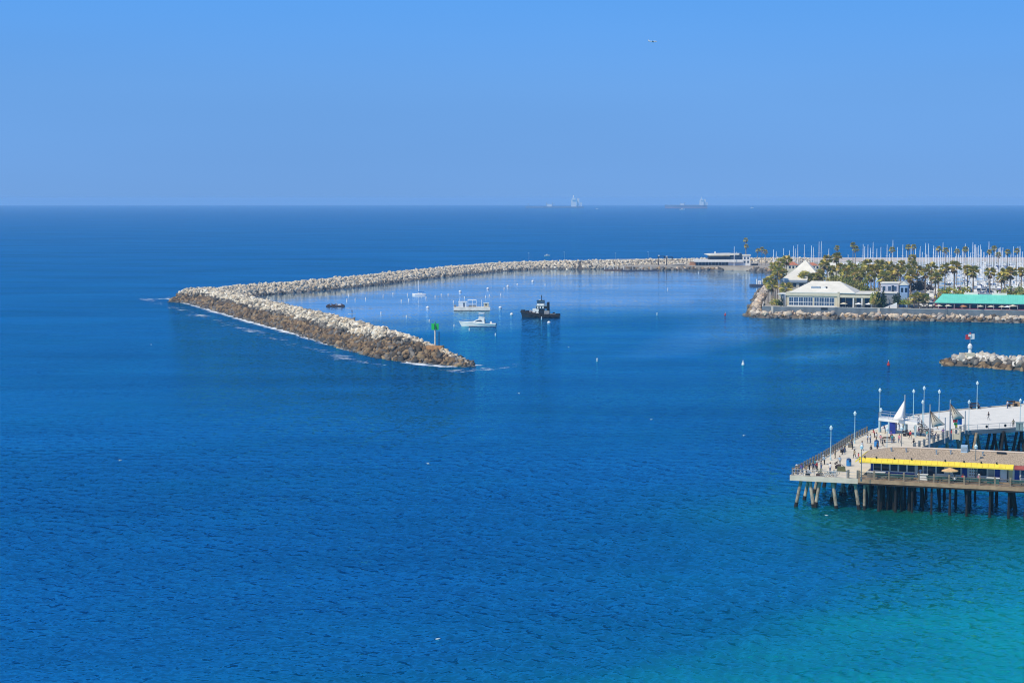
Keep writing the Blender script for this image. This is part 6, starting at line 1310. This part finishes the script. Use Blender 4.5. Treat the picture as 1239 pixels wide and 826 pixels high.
# ------------------------------------------------------------------ people
def body_mesh(name, pose):
    """one skinned body; zones of the surface take skin, shirt, trouser and shoe materials"""
    J = {'pel': (0, 0, .96), 'wai': (0, .01, 1.12), 'che': (0, .01, 1.32), 'nec': (0, 0, 1.47), 'hea': (0, .02, 1.57), 'top': (0, .01, 1.72), 'fac': (0, .07, 1.60)}
    rad = {'pel': .145, 'wai': .125, 'che': .15, 'nec': .055, 'hea': .082, 'top': .06, 'fac': .055}
    E = [('pel', 'wai'), ('wai', 'che'), ('che', 'nec'), ('nec', 'hea'), ('hea', 'top'), ('hea', 'fac')]
    Z = {}
    legs = {'stand': (((.09, .02, .52), (.10, -.02, .09)), ((-.09, .0, .52), (-.10, -.03, .09))), 'walk': (((.09, .16, .54), (.10, .10, .12)), ((-.09, -.08, .52), (-.10, -.32, .14))),
            'sit': (((.11, .42, .50), (.12, .42, .09)), ((-.11, .42, .50), (-.12, .40, .09)))}
    lg = legs['sit' if pose == 'sit' else 'walk' if pose == 'walk' else 'stand']
    arms = {'stand': (((.24, -.02, 1.14), (.25, .06, .90)), ((-.24, -.02, 1.14), (-.25, .06, .90))), 'walk': (((.24, -.14, 1.14), (.24, -.10, .90)), ((-.24, .12, 1.14), (-.23, .28, .96))),
            'lean': (((.25, .16, 1.17), (.20, .42, 1.14)), ((-.25, .16, 1.17), (-.20, .42, 1.14))), 'fish': (((.24, .12, 1.14), (.12, .36, 1.20)), ((-.24, .14, 1.14), (-.10, .34, 1.10))),
            'sit': (((.24, .04, 1.14), (.16, .30, 1.02)), ((-.24, .04, 1.14), (-.16, .30, 1.02))), 'carry': (((.24, .06, 1.12), (.20, .30, 1.04)), ((-.24, -.04, 1.14), (-.26, .02, .88)))}
    ar = arms.get(pose, arms['stand'])
    for s, sg in (('r', 0), ('l', 1)):
        x = 1 if s == 'r' else -1
        k, a = lg[sg]; J.update({'hip' + s: (x * .09, .0, .90), 'kne' + s: k, 'ank' + s: a, 'toe' + s: (a[0], a[1] + .17, a[2] - .045)}); rad.update({'hip' + s: .095, 'kne' + s: .062, 'ank' + s: .042, 'toe' + s: .036})
        E += [('pel', 'hip' + s), ('hip' + s, 'kne' + s), ('kne' + s, 'ank' + s), ('ank' + s, 'toe' + s)]
        e, h = ar[sg]; J.update({'sho' + s: (x * .175, .0, 1.40), 'elb' + s: e, 'wri' + s: h}); rad.update({'sho' + s: .062, 'elb' + s: .042, 'wri' + s: .028})
        E += [('che', 'sho' + s), ('sho' + s, 'elb' + s), ('elb' + s, 'wri' + s)]
        d = (Vector(h) - Vector(e)).normalized(); sd_ = Vector((1, 0, 0)) if abs(d.x) < .7 else Vector((0, 1, 0)); sd_ = (sd_ - d * sd_.dot(d)).normalized(); cu = d.cross(sd_)
        J['pal' + s] = tuple(Vector(h) + d * .07); rad['pal' + s] = .030; E.append(('wri' + s, 'pal' + s))
        for f, (o, l) in enumerate(((-.027, .068), (-.009, .08), (.009, .074), (.026, .058))):
            b0 = Vector(J['pal' + s]) + d * .03 + sd_ * o; J['f%d%s' % (f, s)] = tuple(b0); J['g%d%s' % (f, s)] = tuple(b0 + d * l * .8 + cu * (.02 + .006 * f)); rad['f%d%s' % (f, s)] = .010; rad['g%d%s' % (f, s)] = .008
            E += [('pal' + s, 'f%d%s' % (f, s)), ('f%d%s' % (f, s), 'g%d%s' % (f, s))]
        J['th' + s] = tuple(Vector(h) + d * .06 - sd_ * .05 * x + cu * .02); rad['th' + s] = .011; E.append(('wri' + s, 'th' + s))
    if pose == 'sit':
        for k in J:
            if not k.startswith(('kne', 'ank', 'toe')): J[k] = (J[k][0], J[k][1], J[k][2] - .44)
    if pose == 'lean':
        for k in J:
            if J[k][2] > 1.0: J[k] = (J[k][0], J[k][1] + (J[k][2] - 1.0) * .35, J[k][2] - (J[k][2] - 1.0) * .05)
    names = list(J); ix = {k: q for q, k in enumerate(names)}
    me = bpy.data.meshes.new(name + '_rig'); me.from_pydata([J[k] for k in names], [(ix[a], ix[b]) for a, b in E], [])
    ob = bpy.data.objects.new(name + '_rig', me); COL.objects.link(ob); md = ob.modifiers.new('s', 'SKIN')
    for q, k in enumerate(names):
        sv = me.skin_vertices[0].data[q]; sv.radius = (rad[k], rad[k] * (.72 if k in ('che', 'wai', 'pel') else 1)); sv.use_root = (k == 'pel')
    sm = ob.modifiers.new('u', 'SUBSURF'); sm.levels = 1; sm.render_levels = 1
    dg = bpy.context.evaluated_depsgraph_get(); out = bpy.data.meshes.new_from_object(ob.evaluated_get(dg)); bpy.data.objects.remove(ob); out.name = name
    # zones by nearest bone
    cen = np.array([p.center[:] for p in out.polygons]); best = np.full(len(cen), 1e9); zone = np.zeros(len(cen), int)
    zo = lambda a, b: 0 if (b in ('hea', 'top', 'fac') or b[:3] in ('pal', 'wri') or b[0] in 'fg' or b.startswith('th')) else 3 if b.startswith('toe') else 2 if b[:3] in ('hip', 'kne', 'ank') else 1
    for a, b in E:
        A, B = np.array(J[a]), np.array(J[b]); t = np.clip(((cen - A) @ (B - A)) / ((B - A) @ (B - A)), 0, 1); d = np.linalg.norm(cen - A - t[:, None] * (B - A), axis=1) - (rad[a] + (rad[b] - rad[a]) * t)
        m = d < best; best[m] = d[m]; zone[m] = zo(a, b)
    out.materials.clear()
    for mt in (SKIN, WHITE, BLACK, BROWN): out.materials.append(mt)
    out.polygons.foreach_set('material_index', zone.astype(np.int32)); out.polygons.foreach_set('use_smooth', [True] * len(zone)); out.update()
    hp = J['hea']; return out, hp
BODY = {k: body_mesh('person', k) for k in ('stand', 'walk', 'lean', 'fish', 'sit', 'carry')}
HAIRM = MB().loft([[(.098 * c * math.cos(a * math.pi / 5), .105 * c * math.sin(a * math.pi / 5) - .015, z) for a in range(10)] for c, z in ((.85, -.05), (1.0, .04), (.98, .1), (.75, .155), (.3, .18))])
_h = HAIRM.build('hair', BLACK); HAIR = _h.data; bpy.data.objects.remove(_h)
_h = MB().lathe([(.2, .075), (.2, .09), (.118, .1), (.112, .19), (.06, .21)], 12).build('hat', WHITE); HAT = _h.data; bpy.data.objects.remove(_h)
FACE = MB().box((0, .118, -.01), (.028, .03, .04)).bb(-.045, -.022, .098, .108, .012, .026).bb(.022, .045, .098, .108, .012, .026).bb(-.025, .025, .098, .106, -.05, -.04)
_h = FACE.build('face', pm('face_features', (.20, .09, .07), .6)); FACEM = _h.data; bpy.data.objects.remove(_h)
CLO = {k: pm(k + '_cloth', c, .85, .1, 6) for k, c in {'white': (.72, .71, .68), 'red': (.50, .04, .05), 'black': (.015, .015, .02), 'navy': (.02, .03, .10), 'pale blue': (.36, .52, .66), 'purple': (.16, .08, .28), 'tan': (.42, .32, .2), 'grey': (.22, .22, .22), 'denim': (.06, .10, .20), 'teal': (.05, .30, .32), 'pink': (.60, .25, .28), 'khaki': (.26, .22, .13)}.items()}
def person(label, px, py, pose, rz, shirt, trousers, hat=None, z=DZ, hair=None, raw=None, h=None):
    me, hp = BODY[pose]
    loc = raw if raw is not None else W(*LOC(px, py, z), z)
    o = link('person', me, None, loc, PA + rz); tag(o, label, 'person', 'people on the pier'); o.scale = [(h or random.uniform(.98, 1.08)) * k for k in (1.2, 1.2, 1)]
    setmat(o, CLO[shirt], 1); setmat(o, CLO[trousers], 2)
    hr = link('hair', HAIR, o, (hp[0], hp[1] - .005, hp[2] + .02)); setmat(hr, hair or BROWN)
    link('face', FACEM, o, hp)
    if hat: ht = link('hat', HAT, o, (hp[0], hp[1], hp[2] + .03)); setmat(ht, CLO[hat])
    return o
BACK = math.pi
for a in (('angler in a white hat at the left rail nearest the pier corner', 965.5, 574.6, 'lean', 1.3, 'tan', 'denim', 'white'), ('person in purple leaning on the left rail beside the white hatted angler', 970.5, 572.5, 'lean', 1.2, 'purple', 'denim'),
          ('person in a black jacket fishing over the left rail', 979.5, 571.5, 'fish', 1.4, 'black', 'black'), ('person in dark clothes stooping beside the black jacketed angler', 984, 570.5, 'carry', .4, 'navy', 'black'),
          ('angler in a red shirt and white hat among the front left group', 988.5, 570, 'fish', 1.2, 'red', 'black', 'white'), ('person in grey right of the red shirted angler', 993.5, 568.5, 'stand', -.8, 'grey', 'denim'),
          ('person in a white cap at the rail just left of the nearest lamp post', 997.5, 562, 'lean', 1.2, 'pale blue', 'black', 'white'), ('person in tan standing at the rail right of the nearest lamp post', 1010.5, 554.5, 'stand', 1.4, 'tan', 'khaki'),
          ('dark clad person at the left rail beside the second lamp post', 1031.5, 543.5, 'lean', 1.4, 'navy', 'black'), ('person in brown walking near the second lamp post', 1033.8, 554.5, 'walk', 2.6, 'khaki', 'black'),
          ('child in a red jacket walking beside the person in brown', 1038.7, 556.5, 'walk', 2.4, 'red', 'grey'), ('person in black sitting left of a pair near the yellow awning', 1053.8, 549.5, 'stand', -.5, 'black', 'black'), ('second person in black right of a pair near the yellow awning', 1061.5, 547.5, 'carry', 2.2, 'black', 'navy'),
          ('person in a pale blue shirt at the rail, left of a matching pair', 1049.8, 536, 'stand', 1.4, 'pale blue', 'grey'), ('person in a white shirt right of the pale blue shirted one', 1053, 536, 'stand', 1.2, 'white', 'denim'),
          ('person in pink by the farther blue bin', 1065.5, 536, 'walk', .3, 'pink', 'grey', 'white'), ('small person in pale clothes between blue bin and slim lamp post', 1060.3, 533.5, 'stand', 1.0, 'white', 'tan'),
          ('person in pale blue standing under the lookout platform', 1084.5, 521.5, 'stand', 1.4, 'pale blue', 'denim'), ('dark clad person under the white sail', 1088, 519.5, 'lean', 1.5, 'black', 'denim'),
          ('person in a red top left of a pair below the stairs', 1101.3, 531, 'walk', -.4, 'red', 'black'), ('person in pink right of the red topped one below the stairs', 1111.5, 526.5, 'walk', 2.7, 'pink', 'white'),
          ('person in a white top near the platform stairs', 1107, 522.5, 'stand', .8, 'white', 'black'), ('person in teal by the nearer tan sail mast', 1121.5, 531, 'stand', 2.2, 'teal', 'white'), ('person in dark clothes near the stair foot, beside the bench', 1115.5, 524, 'carry', 1.2, 'navy', 'black'),
          ('person in tan bending over a bucket in the front left group', 975.5, 573.5, 'carry', 2.0, 'tan', 'black'), ('person in teal standing behind the red shirted angler', 986.5, 567.5, 'stand', 1.0, 'teal', 'denim'), ('person in a white shirt at the bicycles', 1004.5, 571.5, 'stand', 2.5, 'white', 'denim'), ('person in grey at the rail midway between two lamp posts', 1019, 550, 'lean', 1.3, 'grey', 'black'), ('person in khaki beside the grey one at the rail', 1022, 548, 'stand', 1.2, 'khaki', 'denim'), ('person in navy at the rail below the tall lamp post', 1071, 524.5, 'lean', 1.4, 'navy', 'grey'), ('person in purple walking in the middle of the pale deck', 1078, 531.5, 'walk', -.8, 'purple', 'black'), ('person in white on the far deck between the tan sails', 1134, 519, 'walk', .9, 'white', 'tan'), ('person in red beside the cream gate', 1151, 529.5, 'stand', 2.0, 'red', 'denim'), ('person in black crossing the far pale deck', 1196, 508, 'walk', 1.4, 'black', 'grey'), ('person in pale blue beside the bench on the near deck', 1016, 562.5, 'stand', .5, 'pale blue', 'grey'), ('person in red at the rail far below the tall lamp post', 1058, 529.5, 'lean', 1.4, 'red', 'black'), ('person in white walking along the middle of the near deck', 1043, 545, 'walk', 1.2, 'white', 'denim'), ('person in grey pushing along left of the slim lamp post', 1068, 540, 'walk', 1.3, 'grey', 'black'), ('person in teal near the middle bench', 1079.5, 536, 'stand', .6, 'teal', 'denim'), ('person in pink beside the dark lamp post behind the roof', 1088, 536, 'walk', 2.9, 'pink', 'denim'), ('person in khaki below the white sail mast', 1096, 523.5, 'stand', 2.0, 'khaki', 'black'), ('person in navy by the inner rail posts', 1131, 533, 'lean', -1.4, 'navy', 'grey'), ('person in purple left of the tan sail outer post', 1141, 528, 'walk', .4, 'purple', 'black'), ('person in pale blue on the far deck beside the aqua lamp', 1129, 512.5, 'stand', 1.0, 'pale blue', 'white'), ('person in red on the far deck near the horizon kerb', 1150, 502, 'walk', 1.2, 'red', 'denim'), ('person in khaki by the grey green kiosk box', 1226, 517, 'stand', .3, 'khaki', 'black'), ('person in white at the far dark bench', 1219, 494, 'stand', 1.0, 'white', 'denim'), ('person in black passing behind the left end of the gravel roof', 1105.5, 541.5, 'walk', 1.2, 'black', 'black')):
    person(*a[:7], hat=a[7] if len(a) > 7 else None, h=.8 if 'child' in a[0] else None)
u, v = LOC(1181, 494.5); person('person in grey sitting on the first dark bench at the far edge', 0, 0, 'sit', .9 + BACK, 'grey', 'black', raw=W(u + .4, v + .1, DZ + .25))
for x, dz, nm, sh_ in ((1111, 2.2, 'person in white climbing the top of the platform stairs', 'white'), (1115, 1.0, 'person in black halfway up the platform stairs', 'black')):
    p = P(x, 512 if dz > 2 else 518, DZ + dz); person(nm, 0, 0, 'walk', -1.0, sh_, 'denim', raw=p)
person('person in red sitting at a green table before the shopfronts', 0, 0, 'sit', -.4, 'pink', 'tan', 'white', raw=W(fu(1189.5, 2.9), 3.1, DZ + .05)); person('person in blue standing in the brown doorway', 0, 0, 'stand', -2.9, 'pale blue', 'denim', raw=W(fu(1118, 4.6), 4.7, DZ))
person('person in red seated beside the apricot umbrella', 0, 0, 'sit', 2.8, 'red', 'black', raw=W(fu(1170, 2.9), 3.1, DZ + .05)); person('person in white leaning on a table under the apricot umbrella', 0, 0, 'sit', .2, 'white', 'denim', raw=W(fu(1160, 1.5), 1.5, DZ + .05))
for x, nm, sh_ in ((1077, 'person in dark clothes strolling at the left end of the mole promenade', 'navy'), (1113.5, 'person in white walking on the mole promenade before the short palms', 'white'), (1122, 'person in grey strolling on the mole promenade', 'grey'), (1129, 'person in black by the left end of the turquoise roof', 'black')):
    o = person(nm, 0, 0, 'walk', 1.6 if x < 1120 else -1.6, sh_, 'black', raw=MP(x, 2.5, GZ + .02)); o['group'] = 'people on the mole promenade'
# paddler
p = P(426, 379.5, 0); pb_ = thing('paddleboard', 'pale paddleboard carrying a standing paddler near the near breakwater arm', 'paddleboard', p, R(8))
MB().loft([[(x, b, z) for b, z in ((w_, .12), (w_ * .7, -.05), (-w_ * .7, -.05), (-w_, .12))] for x, w_ in ((-1.7, .12), (-1.2, .36), (0, .42), (1.2, .34), (1.75, .05))]).build('deck', WHITE, pb_); MB().bb(-.6, .6, -.3, .3, .12, .14).build('deck_pad', SAILB, pb_)
o = person('paddler in dark clothes standing on the pale paddleboard', 0, 0, 'fish', 1.4, 'navy', 'black', raw=(p.x, p.y, .14)); o['group'] = 'paddler'
pd = thing('paddle', 'long paddle held by the standing paddler', 'paddle', (p.x + .35, p.y - .2, 0)); MB().bar((0, 0, -.3), (.1, .1, 1.75), .025, 5).build('shaft', STEEL, pd); MB().bb(-.1, .1, -.02, .02, -.55, -.2).build('blade', WHITE, pd)

# gulls
def gull_mesh(flying):
    m = MB(); m.loft([[(x, r_ * math.cos(a * math.pi / 3), z + r_ * math.sin(a * math.pi / 3)) for a in range(6)] for x, r_, z in ((-.34, .02, .06), (-.18, .09, .05), (.05, .12, .05), (.2, .07, .1), (.27, .06, .15), (.36, .015, .14))])
    return m
def gull(label, loc, rz, flying, s=1.6):
    o = gull_mesh(flying).build('gull', WHITE, None, loc, rz, True); s = .85; tag(o, label, 'gull', 'gulls over the water'); o.scale = (s, s, s)
    for sg in (-1, 1):
        if flying: MB().loft([[(.12, sg * .08, .1), (.12, sg * .08, .12), (-.1, sg * .08, .12), (-.1, sg * .08, .1)], [(.14, sg * .36, .22), (.14, sg * .36, .235), (-.06, sg * .36, .235), (-.06, sg * .36, .22)], [(-.02, sg * .72, .15), (-.02, sg * .72, .16), (-.1, sg * .72, .16), (-.1, sg * .72, .15)]]).build('wing', pm('gull_grey', (.45, .46, .48), .8), o)
        else: MB().loft([[(.1, sg * .11, .06), (.1, sg * .12, .1), (.1, sg * .07, .14)], [(-.36, sg * .03, .06), (-.36, sg * .04, .09), (-.36, sg * .02, .1)]]).build('wing', pm('gull_grey', (.45, .46, .48)), o)
    MB().bar((.34, 0, .14), (.43, 0, .13), .016, 4, .004).build('beak', YEL, o)
for x, y, z, fl, lab in ((529.5, 773, .0, False, 'white gull floating alone in the open water at the bottom centre'), (1000, 623.5, .0, False, 'white gull floating just in front of the front pier piles'), (145, 557, 1.5, True, 'white gull skimming the sea at the far left'), (518, 561, 2, True, 'white gull skimming the open sea left of centre'), (788, 507.5, 1.2, True, 'white gull skimming the sea centre right'), (688, 420, .0, False, 'gull floating between the tug and the channel'), (900, 527, 1.5, True, 'gull skimming the sea left of the pier'),
        (183, 417, 2, True, 'gull low over the sea below the far left breakwater corner'), (1140, 442.5, 1.0, True, 'gull passing the tip of the right hand jetty'), (628, 476, 1.0, True, 'gull low over the water below the breakwater tip')):
    gull(lab, P(x, y, z), random.uniform(-1, 1) + (math.pi if random.random() < .5 else 0), fl)

# ------------------------------------------------------------------ air
hz = MB().bb(-30900, 30900, -30900, 30900, -80, 56.5).build('haze', bpy.data.materials.new('haze_air'))
hm = hz.data.materials[0]; hm.use_nodes = True; hm.node_tree.nodes.clear()
ho = hm.node_tree.nodes.new('ShaderNodeOutputMaterial'); hv = hm.node_tree.nodes.new('ShaderNodeVolumePrincipled')
hv.inputs['Color'].default_value = (0.41, 0.665, 0.97, 1); hv.inputs['Density'].default_value = 8e-5; hv.inputs['Anisotropy'].default_value = 0.0
hm.node_tree.links.new(hv.outputs[0], ho.inputs['Volume']); hz['kind'] = 'stuff'
